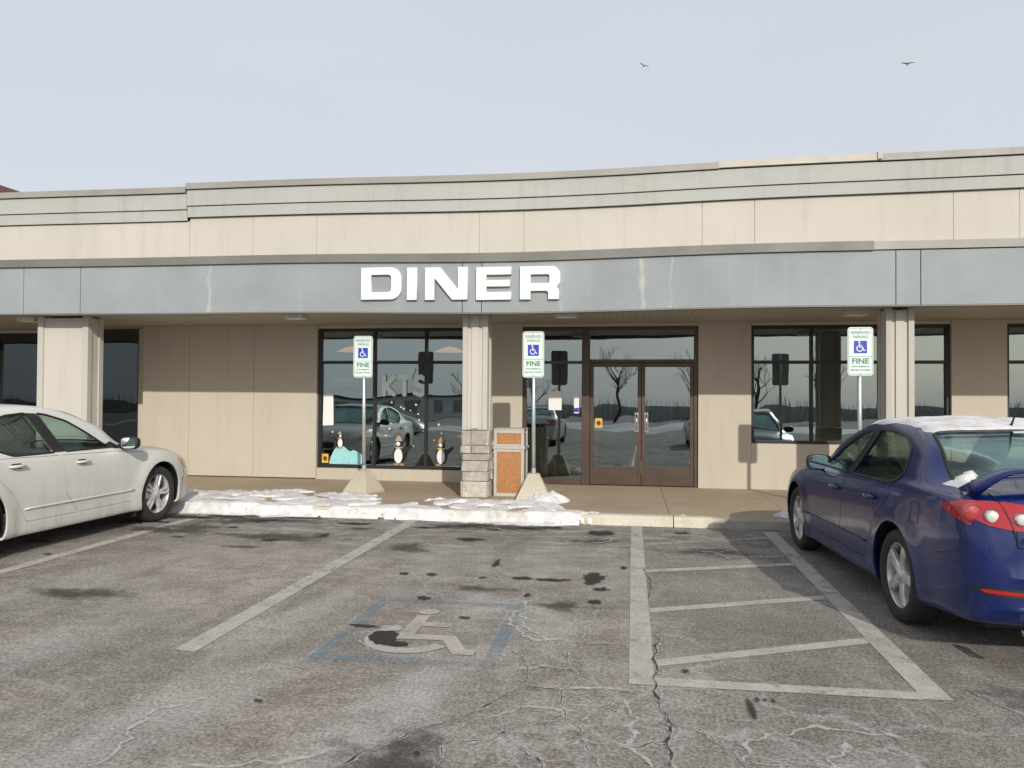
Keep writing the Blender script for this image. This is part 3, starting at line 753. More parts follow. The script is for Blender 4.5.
# windows
def window(x0, x1, z0, z1, y, muls, trans, fr=.05, mat='black_frame', gl='glass', dep=.1, inner=.045):
    m = MB()
    m.box(x0, x0 + fr, y, y + dep, z0, z1); m.box(x1 - fr, x1, y, y + dep, z0, z1)
    m.box(x0 + fr, x1 - fr, y + .002, y + dep - .002, z0, z0 + fr); m.box(x0 + fr, x1 - fr, y + .002, y + dep - .002, z1 - fr, z1)
    for q in muls: m.box(q - inner / 2, q + inner / 2, y + .004, y + dep - .004, z0 + fr, z1 - fr)
    ed = [x0 + fr - inner / 2] + list(muls) + [x1 - fr + inner / 2]
    for tz in trans:
        for a, b in zip(ed[:-1], ed[1:]): m.box(a + inner / 2, b - inner / 2, y + .006, y + dep - .006, tz - .025, tz + .025)
    wo_ = bpart(m, 'window', mat, bevel=.003)
    zs = [z0 + fr] + [t for t in trans] + [z1 - fr]
    for a, b in zip(ed[:-1], ed[1:]):
        for c0, c1 in zip(zs[:-1], zs[1:]):
            g2 = MB(); lo = c0 + (.025 if c0 in trans else 0); hi = c1 - (.025 if c1 in trans else 0)
            tilt = random.uniform(-.001, .001); lean = .0085 * (hi - lo)
            g2.add([(a + inner / 2, y + .05, lo), (b - inner / 2, y + .05 + tilt, lo), (b - inner / 2, y + .05 + tilt + lean, hi), (a + inner / 2, y + .05 + lean, hi)], [(0, 1, 2, 3)])
            g2.build('pane', gl, wo_, fix=False)
    return wo_
window(-5.455, -2.535, .322, 2.77, WY + .06, [-4.43, -3.50], [2.18])
window(1.945, 4.955, .862, 2.77, WY + .06, [2.89, 3.93], [2.18], mat='black_frame')
window(5.765, 8.795, .862, 2.77, WY + .06, [6.78, 7.79], [2.18])
window(12.0, 15.0, .862, 2.77, WY + .06, [13, 14], [2.18])
window(-11.02, -9.21, .13, 2.825, WY + .5, [-10.1], [], gl='glass_dark')
window(-15.0, -11.10, .13, 2.825, WY + .5, [-13.9, -12.5], [], mat='alu', gl='glass_dark')
window(-20.0, -16.0, .13, 2.825, WY + .5, [-19, -18, -17], [2.2], mat='alu', gl='glass_dark')
m = MB(); m.box(-11.10, -11.02, WY + .44, WY + .6, .13, 2.825); m.box(-11.1, -10.72, WY + .45, WY + .5, 2.17, 2.25); m.box(-10.80, -10.72, WY + .45, WY + .499, .13, 2.17); bpart(m, 'door_frame', 'alu')
# entrance
ew = WY + .04
m = MB()
m.box(-1.795, -1.74, ew, ew + .12, .121, 2.77); m.box(1.04, 1.10, ew, ew + .12, .121, 2.77); m.box(-.80, -.665, ew - .02, ew + .12, .121, 2.72)
m.box(-1.74, 1.04, ew + .002, ew + .118, 2.715, 2.77); m.box(-.665, 1.04, ew + .003, ew + .12, 2.172, 2.225); m.box(-1.74, -.80, ew + .003, ew + .11, 2.155, 2.20); m.box(-1.74, -.80, ew + .003, ew + .11, .121, .22)
ent = bpart(m, 'entrance_frame', 'bronze', bevel=.004)
def pane(parent, x0, x1, z0, z1, y, gl='glass'):
    g2 = MB(); t_ = random.uniform(-.001, .001)
    ln = .0085 * (z1 - z0); g2.add([(x0, y, z0), (x1, y + t_, z0), (x1, y + t_ + ln, z1), (x0, y + ln, z1)], [(0, 1, 2, 3)]); g2.build('pane', gl, parent, fix=False)
pane(ent, -1.74, -.80, .22, 2.155, ew + .05); pane(ent, -1.74, -.80, 2.20, 2.715, ew + .05); pane(ent, -.665, 1.04, 2.225, 2.715, ew + .05)
for (a, b, hx_) in ((-.66, .184, .11), (.192, 1.036, .27)):
    m = MB(); y0, y1 = ew + .02, ew + .065
    m.box(a, a + .058, y0, y1, .135, 2.165); m.box(b - .058, b, y0, y1, .135, 2.165); m.box(a + .058, b - .058, y0 + .001, y1 - .001, 2.10, 2.165); m.box(a + .058, b - .058, y0 + .001, y1 - .001, .135, .44)
    d = bpart(m, 'door', 'bronze', bevel=.004)
    pane(d, a + .058, b - .058, .44, 2.10, ew + .035)
    h = MB(); h.tube([(hx_, y0, 1.05), (hx_, y0 - .06, 1.05), (hx_, y0 - .06, 1.31), (hx_, y0, 1.31)], .014, 10); h.box(hx_ - .03, hx_ + .03, y0 - .006, y0 - .0005, 1.02, 1.34)
    h.build('handle', 'chrome', d)
    pbar = MB(); pbar.box(a + .075, b - .075, y1 + .03, y1 + .06, .98, 1.02); pbar.build('push_bar', 'black', d)
# vestibule inner doors seen through the glass
m = MB()
for a, b in ((-1.7, -.75), (-.66, .18), (.2, 1.04)):
    m.box(a, a + .06, 14.9, 14.96, .12, 2.1); m.box(b - .06, b, 14.9, 14.96, .12, 2.1); m.box(a + .06, b - .06, 14.9, 14.96, 2.02, 2.1); m.box(a + .06, b - .06, 14.9, 14.96, .12, .3)
bpart(m, 'inner_door', 'bronze')

# ================================================================== DINER LETTERS
S = tag(empty('channel_letter_sign', (-2.4, 10.75, 3.2)), 'large white extended capital letters spelling DINER on the canopy fascia', 'sign')
hh = .462
Dp = [[(0, 0)] + arc(.60 - .16, .16, .16, -90, 0) + arc(.60 - .16, hh - .16, .16, 0, 90) + [(0, hh)],
      [(.15, .105)] + arc(.45 - .05, .105 + .05, .05, -90, 0) + arc(.45 - .05, hh - .105 - .05, .05, 0, 90) + [(.15, hh - .105)]]
Ip = [[(0, 0), (.145, 0), (.145, hh), (0, hh)]]
Np = [[(0, 0), (.14, 0), (.14, .31), (.395, 0), (.62, 0), (.62, hh), (.48, hh), (.48, .15), (.225, hh), (0, hh)]]
Ep = [[(0, 0), (.5, 0), (.5, .108), (.145, .108), (.145, .187), (.48, .187), (.48, .277), (.145, .277), (.145, hh - .108), (.5, hh - .108), (.5, hh), (0, hh)]]
Rp = [[(0, 0), (.15, 0), (.15, .118)] + arc(.36, .078, .04, 90, 0, 5) + [(.40, 0), (.55, 0)] + arc(.49, .105, .06, 0, 60, 5) + arc(.49, .26, .075, -60, 0, 5) + arc(.565 - .12, hh - .12, .12, 0, 90) + [(0, hh)],
      [(.15, .225)] + arc(.39, .25, .025, -90, 0, 4) + arc(.39, .325, .025, 0, 90, 4) + [(.15, .35)]]
for pl, x0 in ((Dp, -3.85), (Ip, -3.165), (Np, -2.90), (Ep, -2.155), (Rp, -1.53)):
    k = 1.0
    me = shape(pl, .045)
    obj_mesh('letter', me, 'white_sign', S, (x0 + 2.4, -.028, 2.972 - 3.2 + sag(x0) + .035))

# ================================================================== PARKING SIGNS
ICON = None
def parking_sign(loc, ww, hgt, ztop, lean, base_rot, label, bs=1.0):
    root = tag(empty('parking_sign', loc), label, 'sign', 'reserved parking signs on concrete bases')
    # concrete base: truncated pyramid
    b = MB(); q, t_, h_ = .235 * bs, .075 * bs, .36 * bs
    pr = [(-q, -q, 0), (q, -q, 0), (q, q, 0), (-q, q, 0), (-q, -q, .04), (q, -q, .04), (q, q, .04), (-q, q, .04), (-t_, -t_, h_), (t_, -t_, h_), (t_, t_, h_), (-t_, t_, h_)]
    b.add(pr, [(3, 2, 1, 0), (0, 1, 5, 4), (1, 2, 6, 5), (2, 3, 7, 6), (3, 0, 4, 7), (4, 5, 9, 8), (5, 6, 10, 9), (6, 7, 11, 10), (7, 4, 8, 11), (8, 9, 10, 11)])
    b.build('concrete_base', 'concrete', root, rot=(0, 0, base_rot), bevel=.012)
    zt = ztop - loc[2]
    p = MB(); p.tube([(0, 0, h_ - .02), (lean * .5, 0, zt * .5), (lean, 0, zt - .03)], .027, 14)
    p.lathe([(.033, 0), (.033, .08)], 14, 'z', (0, 0, h_)); p.build('pole', 'steel', root)
    sg = empty('sign_panel', (lean, -.036, zt - hgt / 2), 0, root)
    r = .04
    def rr(w2, h2, r2): return arc(w2 - r2, -h2 + r2, r2, -90, 0, 5) + arc(w2 - r2, h2 - r2, r2, 0, 90, 5) + arc(-w2 + r2, h2 - r2, r2, 90, 180, 5) + arc(-w2 + r2, -h2 + r2, r2, 180, 270, 5)
    obj_mesh('plate', shape([rr(ww / 2, hgt / 2, r)], .003), 'sign_face', sg)
    bk = obj_mesh('plate_back', shape([rr(ww / 2 - .001, hgt / 2 - .001, r)], .002), 'steel', sg, (0, .003, 0))
    s = ww / .305
    zz = hgt / .61
    yb = -.0035
    J = []
    def T(txt, size, z, w=None, bold=0, x=0):
        me = text_mesh(txt, size, .001, 1, bold); xs = [v.co.x for v in me.vertices]; k = 1
        if w: k = w / (max(xs) - min(xs))
        J.append((me, Matrix.Translation((x, yb, z)) @ Matrix.Diagonal((k, 1, 1, 1)), 'sign_green'))
    T('RESERVED', .055 * s, .235 * zz, .225 * s); T('PARKING', .052 * s, .18 * zz, .18 * s)
    T('FINE', .095 * s, -.125 * zz, .20 * s, .0022)
    # unreadable small print of the original: two rows of tiny strokes
    rng_ = random.Random(5)
    d = MB()
    for z, w in ((-.19 * zz, .105 * s), (-.235 * zz, .115 * s)):
        x = -w
        while x < w:
            L = rng_.uniform(.006, .016) * s; d.box(x, min(w, x + L), yb - .0005, yb + .0005, z - .009, z + .009); x += L + rng_.uniform(.004, .012)
    # border line and line above FINE
    J.append((shape([rr(ww / 2 - .012, hgt / 2 - .012, r * .8), rr(ww / 2 - .0165, hgt / 2 - .0165, r * .72)], .001), Matrix.Translation((0, yb, 0)), 'sign_green'))
    mb, mats = join_meshes(J)
    mb.v += d.v; o = len(mb.v) - len(d.v)
    for f in d.f: mb.f.append([i + o for i in f]); mb.mi.append(0); mb.sm.append(False)
    mb.box(-ww / 2 + .016, ww / 2 - .016, yb - .0005, yb + .0005, -.068 * zz, -.064 * zz)
    mb.build('lettering', mats, sg, fix=False)
    # wheelchair symbol
    e = .078 * s
    bl = MB(); bl.box(-e, e, yb - .0008, yb + .0002, .055 * zz - e, .055 * zz + e)
    bl.build('blue_square', 'sign_blue', sg, fix=False)
    w_ = MB(); c0 = Vector((-.008 * s, .055 * zz - .018 * s)); yy = yb - .0016
    def band(pts, wd):
        pts = [Vector(p_) for p_ in pts]; vs = []
        for i, p_ in enumerate(pts):
            d_ = (pts[min(i + 1, len(pts) - 1)] - pts[max(0, i - 1)]).normalized(); n_ = Vector((-d_.y, d_.x))
            for sg_ in (-1, 1): vs.append((p_.x + n_.x * wd * sg_ / 2, yy, p_.y + n_.y * wd * sg_ / 2))
        w_.add(vs, [(2 * i, 2 * i + 1, 2 * i + 3, 2 * i + 2) for i in range(len(pts) - 1)])
    band([(c0.x + .036 * s * cos(rad(a)), c0.y + .036 * s * sin(rad(a))) for a in range(110, 380, 15)], .011 * s)
    band([(c0.x - .004 * s, c0.y + .062 * s), (c0.x, c0.y + .012 * s)], .014 * s)
    band([(c0.x, c0.y + .014 * s), (c0.x + .035 * s, c0.y + .012 * s), (c0.x + .052 * s, c0.y - .028 * s), (c0.x + .066 * s, c0.y - .024 * s)], .011 * s)
    band([(c0.x, c0.y + .036 * s), (c0.x + .03 * s, c0.y + .034 * s)], .009 * s)
    hd = arc(c0.x - .006 * s, c0.y + .078 * s, .012 * s, 0, 360, 12)[:-1]; w_.add([(x, yy, z) for x, z in hd], [tuple(range(12))])
    w_.build('wheelchair_icon', 'white_sign', sg, fix=False)
    for z in (hgt / 2 - .03, -hgt / 2 + .03):
        bo = MB(); bo.lathe([(.0, -.008), (.008, -.007), (.009, -.001)], 10, 'y', (0, 0, z)); bo.build('bolt', 'steel', sg)
    return root
parking_sign((-3.985, 11.28, .12), .30, .63, 2.50, -.02, rad(-22), 'reserved parking sign on a pale concrete base in front of the diner window with penguins', .95)
parking_sign((-1.36, 11.02, .12), .31, .66, 2.53, -.01, rad(6), 'reserved parking sign beside the orange-panelled bin, its base banked with snow', 1.05)
parking_sign((2.905, 10.45, .12), .31, .62, 2.51, -.0, rad(4), 'reserved parking sign rising behind the dark blue sedan', 1.0)

# ================================================================== BIN
BN = tag(empty('trash_bin', (-1.765, 11.5, .12)), 'beige square litter bin with orange wood-grain panels beside the stone column', 'bin')
m = MB(); hw = .225
m.box(-hw + .01, hw - .01, -.19, .2, .02, .93)
for a, b in ((-hw, -hw + .045), (hw - .045, hw)): m.box(a, b, -.215, -.17, 0, .98); m.box(a, b, .17, .215, 0, .98)
m.box(-hw + .045, hw - .045, -.213, -.18, .93, .978); m.box(-hw + .045, hw - .045, -.213, -.18, 0, .05); m.box(-hw - .02, hw + .02, -.225, .225, .70, .735)
m.box(-hw + .045, hw - .045, -.212, -.18, .736, .77); m.box(-hw + .045, hw - .045, -.212, -.18, .655, .699); m.box(-hw - .004, hw + .004, -.219, .219, .981, 1.0)
m.build('body', 'trim_gray', BN, bevel=.005)
for z0, z1 in ((.052, .653), (.772, .928)):
    m = MB(); m.box(-hw + .047, hw - .047, -.2, -.191, z0, z1); m.build('wood_panel', 'wood', BN)

# ================================================================== SNOW
def lerp_tab(tab, x):
    if x <= tab[0][0]: return tab[0][1:]
    for a, b in zip(tab[:-1], tab[1:]):
        if x <= b[0]:
            t = (x - a[0]) / (b[0] - a[0]); return tuple(p + (q - p) * t for p, q in zip(a[1:], b[1:]))
    return tab[-1][1:]
TAB = [(-8.6, 9.64, 10.4), (-7.5, 9.62, 10.8), (-6.3, 9.62, 11.0), (-5.4, 9.64, 11.2), (-5.0, 9.58, 11.2), (-4.75, 9.42, 11.15), (-4.5, 9.60, 11.1), (-4.2, 9.64, 11.05), (-3.7, 9.66, 10.85), (-3.3, 9.66, 10.15), (-3.05, 9.66, 10.2), (-2.7, 9.64, 10.85), (-2.2, 9.6, 10.9), (-1.8, 9.58, 10.95), (-1.3, 9.50, 10.85), (-1.0, 9.48, 10.75), (-.8, 9.6, 10.1), (-.5, 9.7, 9.88), (-.3, 9.8, 9.8), (.6, 9.8, 9.8)]
def snow_field(x0, x1, y0, y1, tf, st=.02):
    nx, ny = int((x1 - x0) / st), int((y1 - y0) / st); mb = MB(); idx = {}
    T = {}
    for i in range(nx + 1):
        for j in range(ny + 1):
            x, y = x0 + i * st, y0 + j * st; T[i, j] = tf(x, y)
    for i in range(nx + 1):
        for j in range(ny + 1):
            x, y = x0 + i * st, y0 + j * st
            g0 = .122 * min(1, max(0, (y - 9.66) / .06))
            idx[i, j] = len(mb.v); mb.v.append((x, y, g0 + max(-.02, T[i, j])))
    for i in range(nx):
        for j in range(ny):
            q = [(i, j), (i + 1, j), (i + 1, j + 1), (i, j + 1)]
            if max(T[k] for k in q) > 0: mb.f.append([idx[k] for k in q]); mb.mi.append(0); mb.sm.append(True)
    return mb
def snow_t(x, y):
    a, b = lerp_tab(TAB, x)
    n = noise.noise(Vector((x * 2.2, y * 2.6, 1.3))); n2 = noise.noise(Vector((x * 8, y * 9, 4))); n3 = noise.noise(Vector((x * 22, y * 25, 8)))
    a += n * .06 + n2 * .035; b += n * .2 + n2 * .10 + n3 * .03
    d = min(y - a, b - y)
    t = min(1, max(-1, d / .16)) * .024 + n * .024 + n2 * .016 + n3 * .006
    if y > 9.7 and noise.noise(Vector((x * 3.1, y * 3.5, 21))) > .2: t -= .05
    # bank pushed against the base of the middle sign
    r = math.hypot((x + 1.12) / .34, (y - 10.85) / .30)
    if r < 1: t += .15 * (1 - r * r) + n3 * .02
    if d < -.05 and r >= 1: return -.02
    return t
tag(snow_field(-8.6, .7, 9.25, 11.4, snow_t).build('snow', 'snow', fix=False), 'thin crusty snow bank along the kerb and sidewalk', 'snow', kind='stuff')
def chunk_t(x, y):
    r = math.hypot((x - 2.12) / .32, (y - 10.15) / .22)
    return (.10 * (1 - r * r) + .03 * noise.noise(Vector((x * 14, y * 14, 2)))) if r < 1.2 else -.02
tag(snow_field(1.7, 2.6, 9.8, 10.5, chunk_t).build('snow_heap', 'snow', fix=False), 'small snow heap on the sidewalk beside the blue sedan', 'snow', kind='stuff')

# ================================================================== CARS
class Curve1:
    """monotone cubic through a table"""
    def __init__(s, pts):
        pts = sorted(pts); s.x = [p[0] for p in pts]; s.y = [p[1] for p in pts]; n = len(pts)
        h = [s.x[i + 1] - s.x[i] for i in range(n - 1)]; d = [(s.y[i + 1] - s.y[i]) / h[i] for i in range(n - 1)]
        m_ = [d[0]] + [0 if d[i - 1] * d[i] <= 0 else (2 * h[i] + h[i - 1] + h[i] + 2 * h[i - 1]) / ((2 * h[i] + h[i - 1]) / d[i - 1] + (h[i] + 2 * h[i - 1]) / d[i]) for i in range(1, n - 1)] + [d[-1]]
        s.m = m_
    def __call__(s, x):
        if x <= s.x[0]: return s.y[0]
        if x >= s.x[-1]: return s.y[-1]
        i = 0
        while x > s.x[i + 1]: i += 1
        h = s.x[i + 1] - s.x[i]; t = (x - s.x[i]) / h
        return (2 * t**3 - 3 * t**2 + 1) * s.y[i] + (t**3 - 2 * t**2 + t) * h * s.m[i] + (-2 * t**3 + 3 * t**2) * s.y[i + 1] + (t**3 - t**2) * h * s.m[i + 1]

def to_obj(name, me):
    o = bpy.data.objects.new(name, me); col.objects.link(o); return o
def kill(o):
    me = o.data; bpy.data.objects.remove(o)
def evaluated(o):
    bpy.context.view_layer.update()
    dg = bpy.context.evaluated_depsgraph_get()
    return bpy.data.meshes.new_from_object(o.evaluated_get(dg))
def boolean(me, cut, op):
    a = to_obj('a', me); b = to_obj('b', cut)
    md = a.modifiers.new('b', 'BOOLEAN'); md.object = b; md.operation = op; md.solver = 'EXACT'
    r = evaluated(a); bpy.data.objects.remove(a); bpy.data.objects.remove(b)
    return r
def smooth(me, ang=32):
    for p in me.polygons: p.use_smooth = True
    me.set_sharp_from_angle(angle=rad(ang))
def mat_all(me, names):
    me.materials.clear()
    for n in names: me.materials.append(M[n])

def offset_poly(poly, d):
    n = len(poly); out = []
    area = sum(poly[i][0] * poly[(i + 1) % n][1] - poly[(i + 1) % n][0] * poly[i][1] for i in range(n))
    sg = 1 if area > 0 else -1
    for i in range(n):
        a, b, c = Vector(poly[i - 1]), Vector(poly[i]), Vector(poly[(i + 1) % n])
        u = (b - a).normalized(); v = (c - b).normalized(); n1 = Vector((u.y, -u.x)) * sg; n2 = Vector((v.y, -v.x)) * sg
        nn = (n1 + n2); nn = nn.normalized() if nn.length > 1e-6 else n1
        out.append(tuple(b + nn * d / max(.4, nn.dot(n1))))
    return out
def round_poly(poly, r, k=4):
    out = []; n = len(poly)
    for i in range(n):
        a, b, c = Vector(poly[i - 1]), Vector(poly[i]), Vector(poly[(i + 1) % n])
        ra = min(r, (a - b).length * .45); rc = min(r, (c - b).length * .45)
        p, q = b + (a - b).normalized() * ra, b + (c - b).normalized() * rc
        for j in range(k + 1):
            t = j / k; out.append(tuple(p * (1 - t) ** 2 + b * 2 * t * (1 - t) + q * t * t))
    return out

def wheel(parent, pos, side, P):
    """side +1: outer face towards +y"""
    w = empty('wheel', pos, 0, parent)
    if side < 0: w.rotation_euler = (0, 0, pi)
    r, rr_, wd = P['wr'], P['rim'], P['tw']
    t = MB(); h = wd / 2
    t.lathe([(rr_ - .005, -h + .02), (rr_ + .012, -h + .006), (r - .035, -h), (r - .010, -h + .018), (r, -h + .04), (r, h - .04), (r - .010, h - .018), (r - .035, h), (rr_ + .018, h - .004), (rr_ - .004, h - .016), (rr_ - .012, h - .03)], 64)
    t.build('tyre', 'rubber', w)
    m = MB()
    m.lathe([(rr_ - .01, h - .018), (rr_ - .004, h - .022), (rr_ - .016, h - .03), (rr_ - .024, h - .06), (rr_ - .03, -h + .03), (rr_, -h + .02)], 64)
    ns, dbl = P['spokes']
    def spoke(ang, wi, wo):
        f = []; 
        prof = [(.035, wi, h - .035, h - .075), (.10, wi * .9, h - .028, h - .07), (rr_ * .72, (wi + wo) / 2 * .95, h - .024, h - .06), (rr_ - .018, wo, h - .026, h - .06)]
        vs = []
        for (q, w2, yo, yi) in prof:
            for (s_, y) in ((-1, yi), (-1, yo - .008), (-.7, yo), (.7, yo), (1, yo - .008), (1, yi)):
                x, z = q, s_ * w2 / 2
                vs.append((x * cos(ang) - z * sin(ang), y, x * sin(ang) + z * cos(ang)))
        fs = []
        for i in range(3):
            for k in range(6): fs.append((i * 6 + k, i * 6 + (k + 1) % 6, (i + 1) * 6 + (k + 1) % 6, (i + 1) * 6 + k))
        fs += [tuple(range(6)), tuple(range(18, 24))]
        m.add(vs, fs)
    for i in range(ns):
        a = 2 * pi * i / ns + pi / 2 + P.get('phase', 0)
        if dbl:
            for d in (-.15, .15): spoke(a + d, .035, .040)
        else: spoke(a, .062 * P.get('swide', 1), .055 * P.get('swide', 1))
    m.lathe([(0, h - .022), (.03, h - .022), (.036, h - .030), (.068, h - .034), (.075, h - .05), (.075, h - .09)], 30)
    for i in range(5):
        a = 2 * pi * (i + .5) / 5; m.lathe([(0, h - .026), (.008, h - .026), (.009, h - .045)], 8, 'y', (.053 * cos(a), 0, .053 * sin(a)), 0)
    o = m.build('rim', 'alloy', w, bevel=.002)
    d = MB(); d.lathe([(.06, h - .10), (.145, h - .10), (.145, h - .115), (.06, h - .115)], 40, close=True); d.box(.08, .17, h - .14, h - .08, -.05, .07); d.lathe([(0, h - .13), (rr_ - .03, h - .13)], 40, mi=1)
    d.build('brake_disc', ['steel', 'black'], w)

def make_car(name, P, loc, heading, label, group=None):
    root = tag(empty(name, loc, heading), label, 'car', group)
    zt, zb, w, zl = [Curve1(P[k]) for k in ('zt', 'zb', 'w', 'zl')]
    xf, xr, wb = P['xf'], P['xr'], P['wb']; tum = P['tum']; wr = P['wr']
    # stations
    xs = []; x = xr
    while x < xf:
        xs.append(x); e = min(x - xr, xf - x); x += .012 + min(.045, e * .22)
    xs.append(xf)
    def keys(x):
        W, Z, B, L = w(x), zt(x), zb(x), zl(x)
        B = min(B, Z - .012); H = Z - B; t = min(1, max(0, (H - .10) / .25)); t = t * t * (3 - 2 * t)
        L = min(L, B - .08); hgt = B - L
        k = [(0, L), (W * .55, L), (W - .10, L), (W - .04, L + .012), (W - .022, L + hgt * .10), (W - .012 + P['sill'], L + hgt * .26), (W, L + hgt * .52), (W - .004, L + hgt * .74), (W - .018, L + hgt * .89), (W - .045, B)]
        W2 = W - .058
        cr = P['crown'] * t
        for f, g0 in ((.12, .965), (.30, .90), (.52, .80), (.72, .66), (.87, .47), (.96, .24)):
            yg = W2 - tum * f * H
            yh = W2 * g0
            zz = B + f * H
            if f >= .87:
                yt = W2 - tum * .80 * H
                yg = yt * {.87: .93, .96: .72}[f]
                zz = B + H * {.87: .925, .96: .965}[f] * t + (B + f * H) * (1 - t) if False else B + H * ({.87: .90, .96: .965}[f] * t + f * (1 - t))
            k.append((yg * t + yh * (1 - t), zz))
        k += [((W2 - tum * .8 * H) * .38 * t + W2 * .12 * (1 - t), Z - .006 * t - .002), (0, Z)]
        return k
    def ring(x):
        k = keys(x); out = []
        for i in range(len(k) - 1):
            p0, p1, p2, p3 = k[max(0, i - 1)], k[i], k[i + 1], k[min(len(k) - 1, i + 2)]
            if i == 0: p0 = (-p2[0], p2[1])
            if i == len(k) - 2: p3 = (-p1[0], p1[1])
            for j in range(3):
                t = j / 3
                cr_ = lambda a, b, c, d: .5 * ((2 * b) + (-a + c) * t + (2 * a - 5 * b + 4 * c - d) * t * t + (-a + 3 * b - 3 * c + d) * t**3)
                y, z = cr_(p0[0], p1[0], p2[0], p3[0]), cr_(p0[1], p1[1], p2[1], p3[1])
                out.append((max(0, y), z))
        out.append(k[-1]); return out
    V = []; NR = None; Fc = []
    for x in xs:
        h_ = ring(x); full = [(-y, z) for y, z in h_[:0:-1]][0:-0 or None]
        full = [(y, z) for y, z in h_] + [(-y, z) for y, z in h_[-2:0:-1]]
        NR = len(full)
        for y, z in full:
            yy = y
            if P['flare'] and abs(y) > .5:
                for ax in (0, -wb):
                    d = math.hypot(x - ax, z - wr)
                    R0 = wr + .05
                    f = min(1, max(0, 1.25 * (1 - (d - R0) / .17))); f = f * f * (3 - 2 * f); g_ = min(1, max(0, (abs(y) - .5) / .25))
                    if x > ax - .75 and x < ax + .75: yy += math.copysign(P['flare'] * f * g_, y)
            sx_ = x
            if x > xf - .7:   # wrap the nose back at the sides
                q = (x - (xf - .7)) / .7; sx_ = x - P['wrapf'] * q * q * (abs(y) / .9) ** 2.2
            if x < xr + .7:
                q = ((xr + .7) - x) / .7; sx_ = x + P['wrapr'] * q * q * (abs(y) / .9) ** 2.2
            # windscreen / rear glass bow
            V.append((sx_, yy, z))
    n = len(xs)
    for i in range(n - 1):
        for k in range(NR): Fc.append((i * NR + k, i * NR + (k + 1) % NR, (i + 1) * NR + (k + 1) % NR, (i + 1) * NR + k))
    mb = MB(); mb.add(V, Fc)
    # rounded end caps
    for base, s_, xe in ((0, -1, xs[0]), ((n - 1) * NR, 1, xs[-1])):
        cz = sum(V[base + k][2] for k in range(NR)) / NR; o = base; prev = [base + k for k in range(NR)]
        for sc_, dx in ((.93, .012), (.8, .02), (.5, .028), (.2, .031)):
            ids = []
            for k in range(NR):
                v = V[base + k]; ids.append(len(mb.v)); mb.v.append((v[0] + s_ * dx, v[1] * sc_, cz + (v[2] - cz) * sc_))
            for k in range(NR): mb.f.append([prev[k], prev[(k + 1) % NR], ids[(k + 1) % NR], ids[k]]); mb.mi.append(0); mb.sm.append(True)
            prev = ids
        c_ = len(mb.v); mb.v.append((xe + s_ * .032, 0, cz))
        for k in range(NR): mb.f.append([prev[k], prev[(k + 1) % NR], c_]); mb.mi.append(0); mb.sm.append(True)
    outer = mb.mesh('outer', 'black')
    bm = bmesh.new(); bm.from_mesh(outer); bvh = BVHTree.FromBMesh(bm); bm.free()
    def hit_y(x, z, side, off=.002):
        h = bvh.ray_cast(Vector((x, side * 2, z)), Vector((0, -side, 0)))
        return None if h[0] is None else h[0] + h[1] * off * (1 if h[1].y * side > 0 else -1)
    def hit_x(y, z, end, off=.002):
        h = bvh.ray_cast(Vector((end * 8 - 2, y, z)), Vector((-end, 0, 0)))
        return None if h[0] is None else h[0] + h[1] * off * (1 if h[1].x * end > 0 else -1)
    def hit_z(x, y, off=.002):
        h = bvh.ray_cast(Vector((x, y, 3)), Vector((0, 0, -1)))
        return None if h[0] is None else h[0] + h[1] * off * (1 if h[1].z > 0 else -1)
    so = to_obj('shell', outer)
    md = so.modifiers.new('s', 'SOLIDIFY'); md.thickness = .022; md.offset = -1
    shell = evaluated(so); bpy.data.objects.remove(so)
    # openings
    wins = [round_poly(p, .035) for p in P['side_windows']]
    def cutter(parts):
        c = MB()
        for poly, a, b, ax in parts: c.prism(poly, a, b, ax)
        return c.mesh('cut', 'black')
    ws, rw = round_poly(P['windscreen'], .05), round_poly(P['rear_glass'], .05)
    glasses = []; body = shell.copy()
    for parts in ([(p, -1.2, 1.2, 'y') for p in wins], [(ws, P['glass_z'], 2, 'z')], [(rw, P['rear_glass_z'], 2, 'z')]):
        glasses.append(boolean(shell.copy(), cutter(parts), 'INTERSECT'))
        body = boolean(body, cutter(parts), 'DIFFERENCE')
    wells = []
    # wheel wells
    for ax in (0, -wb):
        for s_ in (-1, 1):
            c = MB()
            Rw = wr + .045
            poly = [(ax + Rw * cos(rad(a)), wr + .012 + Rw * sin(rad(a))) for a in range(0, 360, 8)]
            poly = [(px_, pz_ if pz_ > 0 else pz_) for px_, pz_ in poly]
            c.prism(poly, *(sorted((s_ * (w(0) - .26), s_ * 1.3))), 'y'); wells.append(c)
    shell_w = shell.copy()
    for c in wells:
        body = boolean(body, c.mesh('wells', 'black'), 'DIFFERENCE'); shell_w = boolean(shell_w, c.mesh('wells', 'black'), 'DIFFERENCE')
    # doors, bonnet, boot lid: cut out with a 4 mm gap
    panels = []
    for s_ in (-1, 1):
        for dpoly in P['doors']:
            panels.append(('door', [(dpoly, s_ * .55, s_ * 1.3, 'y')], [(offset_poly(dpoly, -.0045), s_ * .55, s_ * 1.3, 'y')]))
    panels.append(('bonnet', [(P['bonnet'], .55, 1.6, 'z')], [(offset_poly(P['bonnet'], -.0045), .55, 1.6, 'z')]))
    lid = P['lid']
    panels.append(('boot_lid', [(lid, P['lid_z'], 1.4, 'z')], [(offset_poly(lid, -.004), P['lid_z'] + .005, 1.4, 'z')]))
    for pn in panels:
        body = boolean(body, cutter([(q[0], min(q[1], q[2]), max(q[1], q[2]), q[3]) for q in pn[1]]), 'DIFFERENCE')
    allcut = [(q[0], min(q[1], q[2]), max(q[1], q[2]), q[3]) for pn in panels for q in pn[1]]
    # drop the inner skin below the belt to keep the mesh light is not needed; shade
    mat_all(body, [P['paint']]); smooth(body)
